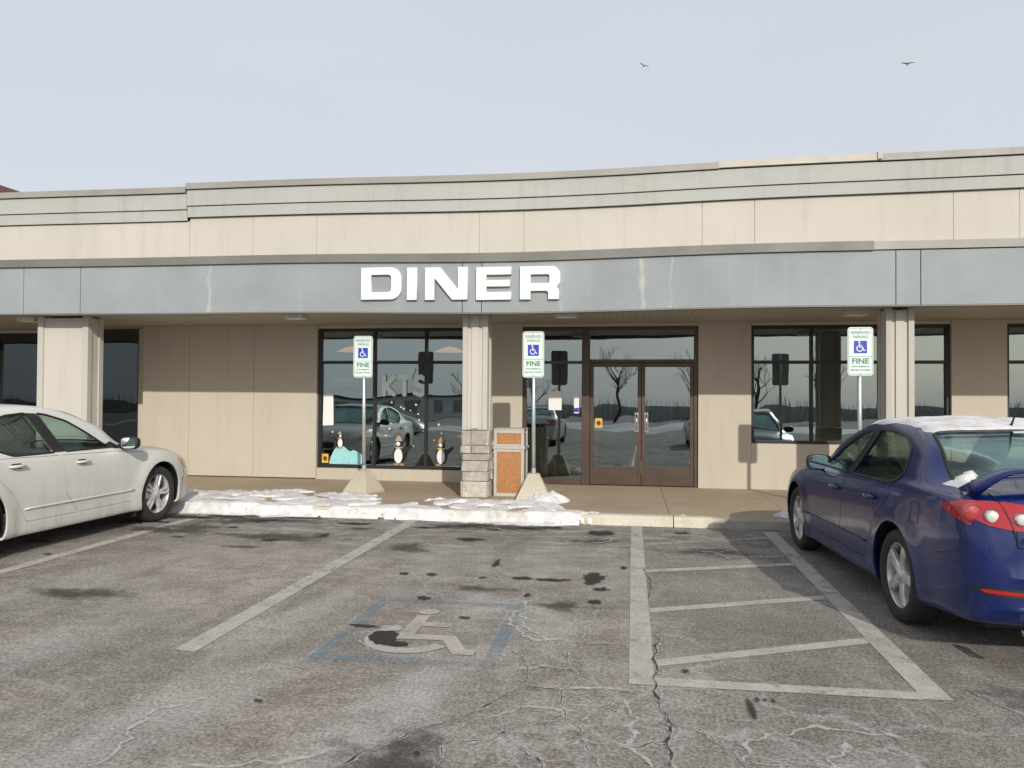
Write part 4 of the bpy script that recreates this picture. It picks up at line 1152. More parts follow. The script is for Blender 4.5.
    bo = to_obj('body', body); bo.parent = root
    doors = []
    for nm, _, inner in panels:
        src = shell_w.copy()
        pm = boolean(src, cutter([(q[0], min(q[1], q[2]), max(q[1], q[2]), q[3]) for q in inner]), 'INTERSECT')
        mat_all(pm, [P['paint']]); smooth(pm)
        po = to_obj(nm, pm); po.parent = root
        if nm == 'door': doors.append(po)
    for glass_me in glasses:
        bm = bmesh.new(); bm.from_mesh(glass_me); bmesh.ops.remove_doubles(bm, verts=bm.verts, dist=1e-5); bm.verts.index_update()
        todo = set(bm.verts)
        while todo:
            v0 = todo.pop(); stk = [v0]; comp = {v0}
            while stk:
                for e in stk.pop().link_edges:
                    for v in e.verts:
                        if v not in comp: comp.add(v); stk.append(v)
            todo -= comp
            if len(comp) < 20: continue
            mm = MB(); ids = {}
            for f in {f for v in comp for f in v.link_faces}:
                for v in f.verts:
                    if v not in ids: ids[v] = len(mm.v); mm.v.append(tuple(v.co))
                mm.f.append([ids[v] for v in f.verts]); mm.mi.append(0); mm.sm.append(True)
            cx = sum(v[0] for v in mm.v) / len(mm.v); cy = sum(v[1] for v in mm.v) / len(mm.v)
            nm = 'side_window' if abs(cy) > .3 else ('windscreen' if cx > -wb / 2 else 'rear_window')
            me = mm.mesh(nm, 'carglass'); smooth(me, 40); ob = to_obj(nm, me); ob.parent = root
        bm.free()
    # black window surrounds, swept over the body surface
    def sweep(pts3, r, nm, mat, parent=root, n=8):
        pts3 = [p for p in pts3 if p is not None]
        if len(pts3) < 3: return
        mm = MB(); mm.tube(pts3, r, n); return mm.build(nm, mat, parent)
    def dense(poly, closed=True, st=.03):
        out = []; q = list(poly) + ([poly[0]] if closed else [])
        for a, b in zip(q[:-1], q[1:]):
            a, b = Vector(a), Vector(b); k = max(1, int((b - a).length / st))
            out += [tuple(a.lerp(b, i / k)) for i in range(k)]
        if not closed: out.append(tuple(q[-1]))
        else: out.append(out[0])
        return out
    for s_ in (-1, 1):
        for p in wins: sweep([hit_y(x, z, s_, .001) for x, z in dense(p)], .011, 'window_trim', 'black')
    for p in (ws, rw): sweep([hit_z(x, y, .000) for x, y in dense(p)], .012, 'window_trim', 'black')
    # surface patches (black pillar covers etc.)
    def patch(poly, hit, nm, mat, off=.003, st=.03, parent=root, thick=0):
        x0, x1 = min(p[0] for p in poly), max(p[0] for p in poly); z0, z1 = min(p[1] for p in poly), max(p[1] for p in poly)
        bm = bmesh.new(); vs = [bm.verts.new((p[0], p[1], 0)) for p in poly]; bm.faces.new(vs)
        for ax, a, b in ((0, x0, x1), (1, z0, z1)):
            t_ = a + st
            while t_ < b:
                co = (t_, 0, 0) if ax == 0 else (0, t_, 0); no = (1, 0, 0) if ax == 0 else (0, 1, 0)
                bmesh.ops.bisect_plane(bm, geom=bm.verts[:] + bm.edges[:] + bm.faces[:], plane_co=co, plane_no=no); t_ += st
        bad = []
        for v in bm.verts:
            h = hit(v.co.x, v.co.y, off)
            if h is None: bad.append(v)
            else: v.co = h
        bmesh.ops.delete(bm, geom=bad, context='VERTS')
        if thick: 
            pass
        bmesh.ops.recalc_face_normals(bm, faces=bm.faces)
        me = bpy.data.meshes.new(nm); bm.to_mesh(me); bm.free(); mat_all(me, [mat])
        for p in me.polygons: p.use_smooth = True
        ob = to_obj(nm, me); ob.parent = parent; return ob
    for s_ in (-1, 1):
        for p in P['pillars']: patch(p, lambda x, z, o, s_=s_: hit_y(x, z, s_, o), 'pillar_trim', 'black')
        for y0 in P['rub']:
            sweep([hit_y(x, z, s_, .004) for x, z in dense(y0, False, .08)], .010, 'door_moulding', P['paint'])
    # mouldings, lamps
    for s_ in (-1, 1):
        hl = P['headlight']; patch([(s_ * y, z) for y, z in hl], lambda y, z, o: hit_x(y, z, 1, o), 'headlight', 'clear_lens', .006)
        if 'corner' in P: patch(P['corner'], lambda x, z, o, s_=s_: hit_y(x, z, s_, o), 'headlight', 'amber_lens', .006)
        tl = patch([(s_ * y, z) for y, z in P['taillight']], lambda y, z, o: hit_x(y, z, -1, o), 'tail_light', 'red_lens', .008, .02)
        ts = patch(P['tail_side'], lambda x, z, o, s_=s_: hit_y(x, z, s_, o), 'tail_light', 'red_lens', .008, .02)
        for (yc, zc, r_, mt) in P['tail_lamps']:
            h = hit_x(s_ * yc, zc, -1, .012)
            if h is None: continue
            g2 = MB(); g2.lathe([(0, -.016), (r_ * .55, -.013), (r_ * .9, -.006), (r_, .004), (r_, .02)], 28, 'x', (h.x, h.y, h.z)); g2.lathe([(r_ * .93, -.009), (r_ * 1.04, -.004), (r_ * 1.04, .012)], 28, 'x', (h.x, h.y, h.z), 1 if mt == 'clear_lens' else 0)
            g2.build('lamp', [mt, 'chrome'], tl)
        if 'reflector' in P:
            rp = [(s_ * y, z) for y, z in P['reflector']]
            rf = patch(rp, lambda y, z, o: hit_x(y, z, -1, o), 'reflector', 'red_lens', .007, .02)
            rr2 = offset_poly(rp, .016)
            patch(rr2, lambda y, z, o: hit_x(y, z, -1, o), 'reflector_recess', 'black', .003, .02)
        # mirror
        mx_, my_, mz_ = P['mirror']
        g2 = MB(); sec = []
        hw_, hh_ = .115, .075
        for (dx, k) in ((-.045, .90), (-.04, 1.0), (.0, 1.0), (.045, .86), (.075, .5), (.082, .15)):
            sec.append([(mx_ + dx, s_ * (my_ + hw_ * k * math.copysign(abs(cos(t)) ** .6, cos(t))), mz_ + hh_ * k * math.copysign(abs(sin(t)) ** .6, sin(t))) for t in [2 * pi * i / 24 for i in range(24)]])
        fs = [(i * 24 + k, i * 24 + (k + 1) % 24, (i + 1) * 24 + (k + 1) % 24, (i + 1) * 24 + k) for i in range(5) for k in range(24)] + [tuple(range(24)), tuple(range(120, 144))]
        g2.add([v for r_ in sec for v in r_], fs, 0, True)
        g2.tube([(mx_ + .02, s_ * (my_ - .08), mz_ - .03), (mx_ + .03, s_ * (my_ - .22), mz_ - .06)], [.03, .04], 10)
        mo = g2.build('wing_mirror', P['mirror_mat'], root)
        g3 = MB(); g3.add([(mx_ - .0465, s_ * (my_ + hw_ * .82 * math.copysign(abs(cos(t)) ** .6, cos(t))), mz_ + hh_ * .82 * math.copysign(abs(sin(t)) ** .6, sin(t))) for t in [2 * pi * i / 24 for i in range(24)]], [tuple(range(24))])
        g3.build('mirror_glass', 'mirror', mo, fix=False)
        # handles
        for (hx0, hz0), dr in zip(P['handles'], (doors[0:2] if s_ < 0 else doors[2:4])):
            pts = []
            for t in (0, .12, .5, .88, 1):
                h = hit_y(hx0 - .19 * t, hz0 + .004, s_, .0)
                if h: pts.append(h + Vector((0, s_ * (.030 if .05 < t < .95 else .004), 0)))
            if len(pts) > 2:
                g4 = MB(); g4.tube(pts, [.010, .016, .017, .016, .010], 10); g4.build('handle', P['paint'], dr)
            patch(round_poly([(hx0 - .03, hz0 - .022), (hx0 - .16, hz0 - .022), (hx0 - .16, hz0 + .03), (hx0 - .03, hz0 + .03)], .02), lambda x, z, o, s_=s_: hit_y(x, z, s_, o), 'handle_recess', 'plastic', .0025, .03, dr)
    for s_ in (-1, 1):
        for seam_ in P['seams']:
            sweep([hit_y(x, z, s_, .0) for x, z in dense(seam_, False, .03)], .0028, 'panel_gap', 'black', root, 5)
    # wheel well liners and wheels
    for ax in (0, -wb):
        for s_ in (-1, 1):
            Rw = wr + .05; yi, yo = w(0) - .30, w(0) - .035
            l = MB(); A = list(range(-15, 196, 7)); vs = []
            for a in A:
                for y in (yi, yo): vs.append((ax + Rw * cos(rad(a)), s_ * y, wr + .012 + Rw * sin(rad(a))))
            l.add(vs, [(2 * i, 2 * i + 1, 2 * i + 3, 2 * i + 2) for i in range(len(A) - 1)], 0, True)
            l.add([(ax + Rw * cos(rad(a)), s_ * yi, wr + .012 + Rw * sin(rad(a))) for a in A], [tuple(range(len(A)))])
            l.build('wheel_arch_liner', 'black', root, fix=False)
            wheel(root, (ax, s_ * (P['track']), wr), s_, P)
    # underbody
    u = MB(); u.box(xr + .5, xf - .35, -w(0) + .32, w(0) - .32, .15, .20); u.build('underbody', 'black', root)
    # cabin
    cb = MB()
    for sx_, sy in ((P['seat'], .36), (P['seat'], -.36)):
        cb.prism(round_poly([(sx_ + .25, .34), (sx_ + .27, .50), (sx_ - .20, .46), (sx_ - .40, .93), (sx_ - .50, .91), (sx_ - .35, .40), (sx_ - .25, .32)], .05), sy - .23, sy + .23, 'y')
        cb.prism(round_poly([(sx_ - .42, .95), (sx_ - .40, 1.10), (sx_ - .51, 1.12), (sx_ - .54, .95)], .04), sy - .11, sy + .11, 'y')
    rs = P['seat'] - .92
    cb.prism(round_poly([(rs + .25, .34), (rs + .27, .50), (rs - .20, .48), (rs - .38, .90), (rs - .50, .89), (rs - .35, .36)], .05), -.62, .62, 'y')
    cb.build('seats', P['cabin'], root, bevel=.02)
    db = MB(); db.prism(round_poly([(P['dash'], .55), (P['dash'] + .45, .60), (P['dash'] + .45, P['dashz'] - .05), (P['dash'] + .12, P['dashz']), (P['dash'], P['dashz'] - .08)], .05), -.66, .66, 'y'); db.build('dashboard', 'carfabric', root)
    swl = MB(); ce = Vector((P['dash'] - .12, .37, P['dashz'] - .06)); nrm = Vector((-.9, 0, .43)).normalized(); a_ = Vector((0, 1, 0)); b_ = nrm.cross(a_)
    swl.tube([ce + (a_ * cos(2 * pi * i / 28) + b_ * sin(2 * pi * i / 28)) * .185 for i in range(29)], .016, 8); swl.tube([ce - a_ * .18, ce, ce + a_ * .18], .018, 8); swl.tube([ce, ce - nrm * .18], .03, 8); swl.build('steering_wheel', 'carfabric', root)
    return root, dict(hit_x=hit_x, hit_y=hit_y, hit_z=hit_z, patch=patch, sweep=sweep, bvh=bvh)

# ---- white sedan
PW = dict(xf=.95, xr=-3.90, wb=2.765, wr=.35, rim=.248, tw=.215, spokes=(5, True), track=.775, phase=.2,
    zt=[(-3.90, .62), (-3.885, .80), (-3.84, 1.00), (-3.78, 1.055), (-3.5, 1.085), (-3.2, 1.12), (-2.95, 1.235), (-2.6, 1.395), (-2.3, 1.465), (-1.85, 1.495), (-1.5, 1.475), (-1.2, 1.40), (-.9, 1.275), (-.55, 1.10), (-.36, 1.015), (-.2, .995), (.1, .975), (.4, .93), (.65, .855), (.8, .77), (.88, .68), (.95, .55)],
    zb=[(-3.90, .58), (-3.86, .80), (-3.7, .985), (-3.2, 1.01), (-2.6, .99), (-2.2, .965), (-1.6, .95), (-.8, .925), (-.3, .91), (.2, .87), (.5, .80), (.75, .70), (.95, .50)],
    w=[(-3.90, .66), (-3.86, .76), (-3.7, .84), (-3.3, .885), (-2.7, .905), (-1.5, .912), (-.3, .908), (.2, .90), (.5, .875), (.75, .82), (.88, .75), (.95, .64)],
    zl=[(-3.90, .36), (-3.8, .27), (-3.5, .24), (-2.6, .20), (-.2, .19), (.5, .20), (.8, .22), (.95, .28)],
    tum=.50, sill=-.004, crown=.1, flare=.028, wrapf=.16, wrapr=.08, paint='white_paint', mirror_mat='black', cabin='carfabric',
    side_windows=[[(-.78, .985), (-.92, 1.02), (-1.12, 1.16), (-1.36, 1.30), (-1.62, 1.375), (-1.74, 1.39), (-1.56, .985)], [(-1.70, .985), (-1.88, 1.395), (-2.15, 1.375), (-2.42, 1.30), (-2.62, 1.20), (-2.50, 1.08), (-2.25, .985)]],
    windscreen=[(-.42, -.68), (-.42, .68), (-1.26, .52), (-1.26, -.52)], rear_glass=[(-2.62, -.50), (-2.62, .50), (-3.16, .60), (-3.16, -.60)], glass_z=.97, rear_glass_z=1.06,
    doors=[round_poly([(-.30, .90), (-.34, .60), (-.52, .33), (-1.40, .33), (-1.60, .55), (-1.64, .955), (-.75, .935)], .03), round_poly([(-1.65, .955), (-1.61, .55), (-1.42, .33), (-2.12, .33), (-2.30, .62), (-2.62, .90), (-2.55, .975)], .03)],
    bonnet=[(-.30, -.66), (-.30, .66), (.45, .58), (.72, .42), (.80, .2), (.80, -.2), (.72, -.42), (.45, -.58)], lid=[(-3.24, -.60), (-3.24, .60), (-4.1, .58), (-4.1, -.58)], lid_z=.72,
    pillars=[[(-1.57, .985), (-1.75, 1.39), (-1.88, 1.395), (-1.70, .985)], [(-.62, .965), (-.78, .965), (-.93, 1.02), (-.80, 1.05)]],
    rub=[[(-.52, .46), (-2.15, .46)]],
    headlight=[(.42, .60), (.50, .735), (.66, .765), (.76, .72), (.74, .62)], corner=[(.40, .785), (.66, .735), (.75, .64), (.62, .62), (.50, .66)],
    taillight=[(.50, .74), (.50, .93), (.70, .95), (.80, .90), (.78, .74)], tail_side=[(-3.72, .74), (-3.72, .94), (-3.45, .95), (-3.55, .76)], tail_lamps=[],
    mirror=(-.66, .955, 1.025), handles=[(-1.27, .86), (-2.15, .885)], seat=-1.45, dash=-.75, dashz=.96,
    seams=[[(.52, .66), (.55, .52), (.48, .46)], [(-3.35, .60), (-3.30, .45)], [(-2.25, .20), (-.45, .20)], [(-.28, .93), (.1, .93), (.5, .84)]])
white, hw_ = make_car('parked_sedan', PW, (-6.72, 8.97, 0), rad(90 - 1.3), 'dirty white four-door sedan parked nose-in at the left, black wing mirrors')
# mud flap
for s_ in (-1, 1):
    m = MB(); m.box(-.44, -.425, s_ * .80 - .07, s_ * .80 + .07, .13, .30); m.build('mud_flap', 'plastic', white)
m = MB(); m.box(.93, .965, -.34, .34, .33, .46); m.box(.95, .975, -.26, .26, .50, .62); m.build('grille', 'black', white)

# ---- blue sedan
PB = dict(xf=.93, xr=-3.80, wb=2.675, wr=.330, rim=.238, tw=.215, spokes=(5, False), swide=1.35, track=.765, phase=.35,
    zt=[(-3.80, .60), (-3.785, .80), (-3.745, .99), (-3.68, 1.055), (-3.5, 1.075), (-3.3, 1.10), (-3.1, 1.17), (-2.8, 1.305), (-2.55, 1.385), (-2.2, 1.43), (-1.8, 1.445), (-1.4, 1.42), (-1.1, 1.335), (-.8, 1.205), (-.5, 1.065), (-.3, .985), (-.1, .955), (.2, .925), (.5, .865), (.72, .77), (.85, .66), (.93, .52)],
    zb=[(-3.80, .56), (-3.76, .80), (-3.6, .965), (-3.2, .99), (-2.6, .975), (-1.6, .93), (-.8, .90), (-.2, .875), (.2, .82), (.5, .74), (.75, .64), (.93, .48)],
    w=[(-3.80, .68), (-3.77, .76), (-3.62, .83), (-3.3, .868), (-2.7, .888), (-1.5, .890), (-.3, .888), (.2, .875), (.5, .845), (.72, .79), (.86, .71), (.93, .62)],
    zl=[(-3.80, .36), (-3.7, .27), (-3.4, .25), (-2.6, .21), (-.2, .19), (.5, .19), (.8, .20), (.93, .26)],
    tum=.52, sill=.004, crown=.1, flare=.016, wrapf=.16, wrapr=.14, paint='blue_car', mirror_mat='plastic', cabin='carfabric',
    side_windows=[[(-.76, .955), (-.88, 1.02), (-1.07, 1.15), (-1.30, 1.27), (-1.52, 1.325), (-1.64, 1.335), (-1.50, .955)], [(-1.60, .96), (-1.74, 1.34), (-2.12, 1.335), (-2.38, 1.30), (-2.55, 1.215), (-2.62, 1.07), (-2.58, .995), (-2.4, .975)]],
    windscreen=[(-.36, -.66), (-.36, .66), (-1.22, .50), (-1.22, -.50)], rear_glass=[(-2.60, -.58), (-2.60, .58), (-3.24, .70), (-3.24, -.70)], glass_z=.93, rear_glass_z=1.05,
    doors=[round_poly([(-.26, .86), (-.30, .60), (-.46, .33), (-1.36, .33), (-1.50, .55), (-1.53, .925), (-.65, .905)], .03), round_poly([(-1.54, .925), (-1.51, .55), (-1.38, .33), (-2.06, .33), (-2.24, .62), (-2.56, .90), (-2.50, .955)], .03)],
    bonnet=[(-.26, -.64), (-.26, .64), (.45, .55), (.68, .40), (.76, .2), (.76, -.2), (.68, -.40), (.45, -.55)], lid=[(-3.28, -.62), (-3.28, .62), (-4.1, .56), (-4.1, -.56)], lid_z=.73,
    pillars=[[(-1.51, .955), (-1.64, 1.335), (-1.74, 1.34), (-1.60, .96)], [(-.52, .93), (-.76, .935), (-.88, 1.02), (-.70, 1.02)]],
    rub=[[(-.40, .45), (-2.10, .47)]],
    headlight=[(.40, .56), (.46, .70), (.62, .73), (.74, .68), (.72, .58)],
    taillight=[(.36, .84), (.37, .965), (.62, .985), (.76, .975), (.83, .935), (.80, .90), (.72, .85), (.60, .83), (.47, .825)], tail_side=[(-3.62, .845), (-3.62, .985), (-3.50, .975), (-3.33, .935), (-3.47, .88)],
    tail_lamps=[(.775, .915, .055, 'pink_lens'), (.69, .90, .040, 'clear_lens'), (.555, .895, .038, 'clear_lens'), (.465, .91, .044, 'pink_lens')],
    reflector=[(.50, .455), (.52, .475), (.74, .485), (.77, .478), (.74, .462)],
    mirror=(-.78, .87, .985), handles=[(-1.25, .81), (-2.12, .835)], seat=-1.38, dash=-.68, dashz=.93,
    seams=[[(-3.30, .62), (-3.50, .66), (-3.66, .72)], [(-2.2, .24), (-.45, .23)], [(.45, .62), (.50, .48)], [(-2.95, .76), (-3.07, .76), (-3.07, .90), (-2.95, .90), (-2.95, .76)]])
blue, hb = make_car('parked_sedan', PB, (2.63, 8.66, 0), rad(92.9), 'dark blue four-door sedan with snow on its roof and a spoiler, parked at right')
# spoiler
m = MB(); secs = []
for y in [(-.74 + 1.48 * i / 30) for i in range(31)]:
    a = abs(y) / .74; zz = 1.175 - .02 * a ** 2 - .11 * max(0, (a - .70) / .30) ** 1.6; xx = -3.60 + .16 * a ** 3; th_ = max(0, (a - .72) / .28)
    base = hb['hit_z'](max(-3.70, xx), y * .93, 0); zd = base.z if base else 1.03
    if a > .93: zz = max(zz, zd + .02)
    secs.append([(xx + .10, y, zz - .010), (xx + .03, y, zz + .016), (xx - .08, y, zz + .020), (xx - .115, y, zz + .004), (xx - .05, y * (1 - .04 * th_), zz - .012 - .05 * th_), (xx + .05, y * (1 - .04 * th_), zz - .018 - .05 * th_)])
vs = [v for s_ in secs for v in s_]; fs = [(i * 6 + k, i * 6 + (k + 1) % 6, (i + 1) * 6 + (k + 1) % 6, (i + 1) * 6 + k) for i in range(30) for k in range(6)] + [tuple(range(6)), tuple(range(180, 186))]
m.add(vs, fs, 0, True)
m.build('spoiler', 'blue_car', blue)
# shut lines of the boot lid over the lamps and tail
for s_ in (-1, 1):
    hb['sweep']([hb['hit_x'](s_ * y, z, -1, .009 if z > .80 else .0) for y, z in [(.645, 1.02), (.64, .985), (.625, .93), (.61, .88), (.60, .83), (.59, .78), (.585, .735)]], .0035, 'panel_gap', 'black', blue, 5)
hb['sweep']([hb['hit_x'](y, .733, -1, .0) for y in [-.58 + i * .058 for i in range(21)]], .004, 'panel_gap', 'black', blue, 5)
# emblem lettering on the boot lid, left side
me = text_mesh('mazda', .062, .006, 1.0, .0012)
hs = [hb['hit_x'](q, .785, -1, 0).x for q in (.35, .45, .56)]
eo = obj_mesh('emblem', me, 'chrome', blue, (min(hs) - .005, .485, .785), (0, 0, -pi / 2 - math.atan2(hs[2] - hs[0], .21)))
m = MB(); m.tube([(-3.70, .52, .24), (-3.86, .52, .235)], .032, 16, 0, False); m.tube([(-3.70, .52, .24), (-3.86, .52, .235)], .027, 16, 0, True); m.build('exhaust_pipe', 'chrome', blue)
m = MB(); m.box(-3.862, -3.850, -.16, .16, .80, .95, 0); m.build('number_plate', 'paper', blue)
a0 = hb['hit_z'](-2.50, 0.0, 0)
m = MB(); m.tube([a0, a0 + Vector((-.03, 0, .03)), a0 + Vector((-.13, 0, .19))], [.016, .008, .003], 8); m.build('antenna', 'black', blue)
m = MB(); m.tube([(-2.56, -.40, 1.05), (-2.56, .40, 1.05)], .02, 8); m.build('parcel_shelf', 'carfabric', blue)
# snow lying on the blue car
def car_snow(hit, poly_fn, x0, x1, y0, y1, th, st=.03):
    nx, ny = int((x1 - x0) / st), int((y1 - y0) / st); mb = MB(); idx = {}; T = {}
    for i in range(nx + 1):
        for j in range(ny + 1):
            x, y = x0 + i * st, y0 + j * st; h = hit(x, y, 0); t = poly_fn(x, y)
            t += .012 * noise.noise(Vector((x * 7, y * 7, 1))) if t > -.5 else 0
            T[i, j] = t if h else -9; idx[i, j] = len(mb.v); mb.v.append((x, y, (h.z if h else 1) + max(-.004, min(th, t))))
    for i in range(nx):
        for j in range(ny):
            q = [(i, j), (i + 1, j), (i + 1, j + 1), (i, j + 1)]
            if min(T[k] for k in q) > -5 and max(T[k] for k in q) > 0: mb.f.append([idx[k] for k in q]); mb.mi.append(0); mb.sm.append(True)
    return mb
def roof_fn(x, y):
    d = min(x + 2.60, -1.2 - x, (.575 - abs(y)) * 1.2); d += .05 * noise.noise(Vector((x * 3, y * 3, 5)))
    return min(.017, d * .4)
sn = car_snow(hb['hit_z'], roof_fn, -2.7, -1.1, -.65, .65, .02).build('roof_snow', 'snow', fix=False)
sn.matrix_world = Matrix.Translation((2.63, 8.66, 0)) @ Matrix.Rotation(rad(92.9), 4, 'Z')
tag(sn, 'thin layer of snow on the roof of the blue sedan', 'snow', kind='stuff')
def deck_fn(x, y):
    d = min((.74 - y), (y - .58), x + 3.42, -3.14 - x) + .04 * noise.noise(Vector((x * 5, y * 5, 5))); return min(.03, d * .5)
sn = car_snow(hb['hit_z'], deck_fn, -3.6, -2.95, .3, .8, .03, .02).build('deck_snow', 'snow', fix=False)
sn.matrix_world = Matrix.Translation((2.63, 8.66, 0)) @ Matrix.Rotation(rad(92.9), 4, 'Z')
tag(sn, 'patch of snow on the corner of the blue sedan boot', 'snow', kind='stuff')

# ================================================================== THINGS ON AND BEHIND THE GLASS
GY = WY + .06 + .046      # just outside the window panes
def flat(name, poly, mat, x, z, label, cat, y=None, d=.003, group=None, parent=None):
    o = obj_mesh(name, shape([poly], d), mat, parent, (x, y if y is not None else GY, z))
    if label: tag(o, label, cat, group)
    return o
def rect(w_, h_): return [(0, 0), (w_, 0), (w_, h_), (0, h_)]
def ell(cx, cy, rx, ry, n=20): return [(cx + rx * cos(2 * pi * i / n), cy + ry * sin(2 * pi * i / n)) for i in range(n)]
IY = WY + .098
flat('paper_notice', [(0, 0), (.20, .01), (.19, .55), (.01, .55)], 'paper', -5.38, 1.06, 'white paper notice taped inside the left edge of the penguin window', 'notice', IY)
flat('paper_notice', rect(.22, .32), 'paper', -1.36, 1.37, 'white paper notice taped inside the glass beside the double doors', 'notice', WY + .078)
tag(flat('hours_notice', rect(.085, .33), 'paper', -.93, 1.32, 'narrow white notice with a blue footer at the right of the sidelight', 'notice', WY + .078))
flat('footer', rect(.08, .07), 'sign_blue', .002, .02, None, None, -.003, .002, parent=[o for o in bpy.data.objects if o.name.startswith('hours_notice')][0])
def decal(x, z, y, label):
    r = tag(empty('sticker', (x, y, z)), label, 'sticker', 'small yellow square stickers')
    flat('backing', rect(.12, .16), 'yellow', 0, 0, None, None, 0, .003, parent=r)
    st_ = [( .06 + (.05 if i % 2 else .026) * cos(2 * pi * i / 16), .08 + (.055 if i % 2 else .03) * sin(2 * pi * i / 16)) for i in range(16)]
    flat('sun_mark', st_, 'bronze', 0, 0, None, None, -.003, .002, parent=r)
decal(-5.39, .40, IY, 'small yellow square sticker in the bottom left corner of the penguin window')
decal(-.575, 1.08, WY + .066, 'small yellow square sticker on the left glass door')
# rounded bubble letters KT'S
def bubble(strokes, r):
    mb = MB()
    for pts in strokes:
        pts = [Vector((p[0], 0, p[1])) for p in pts]
        for a, b in zip(pts[:-1], pts[1:]):
            nk = len(mb.f) * .0006; a = a - Vector((0, nk, 0)); b = Vector((b.x, a.y, b.z))
            d = (b - a).normalized(); nn = Vector((-d.z, 0, d.x)); vs = []
            for k in range(9): t = pi * k / 8; vs.append(b + (nn * cos(t) * -1 + d * sin(t)) * r)
            for k in range(9): t = pi * k / 8; vs.append(a + (nn * cos(t) - d * sin(t)) * r)
            mb.add(vs, [tuple(range(18))])
    return mb
kt = tag(empty('window_lettering', (-4.33, IY, 1.60)), "pale teal bubble lettering KT'S on the middle pane", 'lettering')
def kl(st_, x, k):
    o = bubble([[(p[0], p[1]) for p in s_] for s_ in st_], .040).build('letter', 'teal', kt, (x, -.001 * k, 0), fix=False)
kl([[(.02, .02), (.02, .33)], [(.20, .32), (.05, .16), (.20, .02)]], .05, 0)
kl([[(.0, .32), (.22, .32)], [(.11, .31), (.11, .02)]], .33, 1)
kl([[(.0, .10), (.0, .0)]], .565, 2) if False else None
kl([[(.0, .42), (-.025, .36)], [(.02, .44), (.0, .42)]], .575, 2)
kl([[(.19, .28), (.11, .33), (.03, .29), (.03, .20), (.17, .15), (.19, .06), (.11, .01), (.01, .05)]], .62, 3)
# OPEN neon, unlit, behind the glass
me = text_mesh('OPEN', .19, .012, 1.05, 0)
on = tag(empty('open_sign', (-5.02, WY + .22, 1.83)), 'unlit pink OPEN sign hanging inside the left pane', 'sign')
obj_mesh('tubing', me, 'pink', on, (0, 0, 0))
m = MB(); m.tube([(-.18, .01, .07), (-.18, .01, 1.0)], .004, 6); m.tube([(.18, .01, .07), (.18, .01, 1.0)], .004, 6); m.build('hanging_wire', 'black', on)
# snow mound cutout and penguins, cut from card
def mound():
    k_ = .66
    pts = [(0, 0), (.92, 0), (.93, .14), (.88, .20), (.80, .21), (.74, .24), (.66, .25), (.60, .22), (.52, .25), (.42, .31), (.28, .32), (.18, .28), (.12, .22), (.05, .12)]
    flat('snow_mound_cutout', round_poly([(p * k_, q) for p, q in pts], .03), 'mound', -5.26, .385, 'pale blue snow mound cutout in the bottom left of the window', 'cutout', IY + .004, .006)
mound()
def penguin(x, z, s, hat, label, flip=1):
    r = tag(empty('penguin_cutout', (x, IY + .002, z)), label, 'penguin cutout', 'card penguins in the diner window')
    E_ = lambda nm, cx, cy, rx, ry, mt, lay: flat(nm, ell(cx * s * flip, cy * s, rx * s, ry * s), mt, 0, 0, None, None, -.003 * lay, .002, parent=r)
    E_('body', 0, .17, .105, .17, 'black', 0); E_('belly', -.01, .15, .07, .125, 'paper', 1); E_('head', .0, .36, .06, .06, 'black', 1); E_('face', -.015, .35, .036, .034, 'paper', 2)
    flat('beak', [(-.03 * s * flip, .35 * s), (-.085 * s * flip, .338 * s), (-.03 * s * flip, .325 * s)], 'orange', 0, 0, None, None, -.009, .002, parent=r)
    for k in (-.05, .05): E_('foot', k, .01, .045, .016, 'orange', 2)
    flat('wing', [(.09 * s * flip, .27 * s), (.20 * s * flip, .33 * s), (.22 * s * flip, .30 * s), (.10 * s * flip, .18 * s)], 'black', 0, 0, None, None, -.002, .002, parent=r)
    if hat: flat('hat', [(-.065 * s, .395 * s), (.065 * s, .395 * s), (.03 * s, .47 * s), (.0, .49 * s), (-.03 * s, .47 * s)], hat, 0, 0, None, None, -.006, .002, parent=r)
    flat('scarf', [(-.07 * s, .30 * s), (.07 * s, .30 * s), (.06 * s, .275 * s), (-.06 * s, .275 * s)], 'skinny' if hat != 'orange' else 'yellow2', 0, 0, None, None, -.0095, .002, parent=r)
penguin(-3.98, .39, 1.05, 'skinny', 'card penguin with a red scarf waving on the middle pane')
penguin(-3.22, .395, 1.0, 'orange', 'card penguin with an orange hat at the right of the window')
penguin(-5.06, .66, .62, 'greenish', 'small card penguin with a green hat on top of the snow mound', -1)
FL = ['above the snow mound beside the notice', 'lower of the two by the white notice', 'above and left of the scarf penguin', 'just under the T of the lettering', 'touching the foot of the T', 'left one of the row under the apostrophe', 'middle one of the row under the S', 'right end of the row beside the mullion', 'lowest of the row beside the mullion', 'below the foot of the S', 'left of the orange-hatted penguin', 'nearest above the orange-hatted penguin', 'at the raised wing of the scarf penguin', 'closest under the S by the mullion', 'left of the scarf penguin hat', 'straight above the scarf penguin hat', 'topmost on the right-hand pane']
rng_ = random.Random(11)
proto = None
fl = [(-5.06, .86), (-5.2, .95), (-4.15, 1.02), (-4.35, 1.28), (-4.12, 1.48), (-3.95, 1.4), (-3.78, 1.34), (-3.64, 1.28), (-3.62, 1.18), (-3.9, 1.62 - .25), (-3.35, .83), (-3.22, .95), (-3.72, .72), (-3.68, 1.44), (-4.22, .9), (-3.86, 1.05), (-3.27, 1.1)]
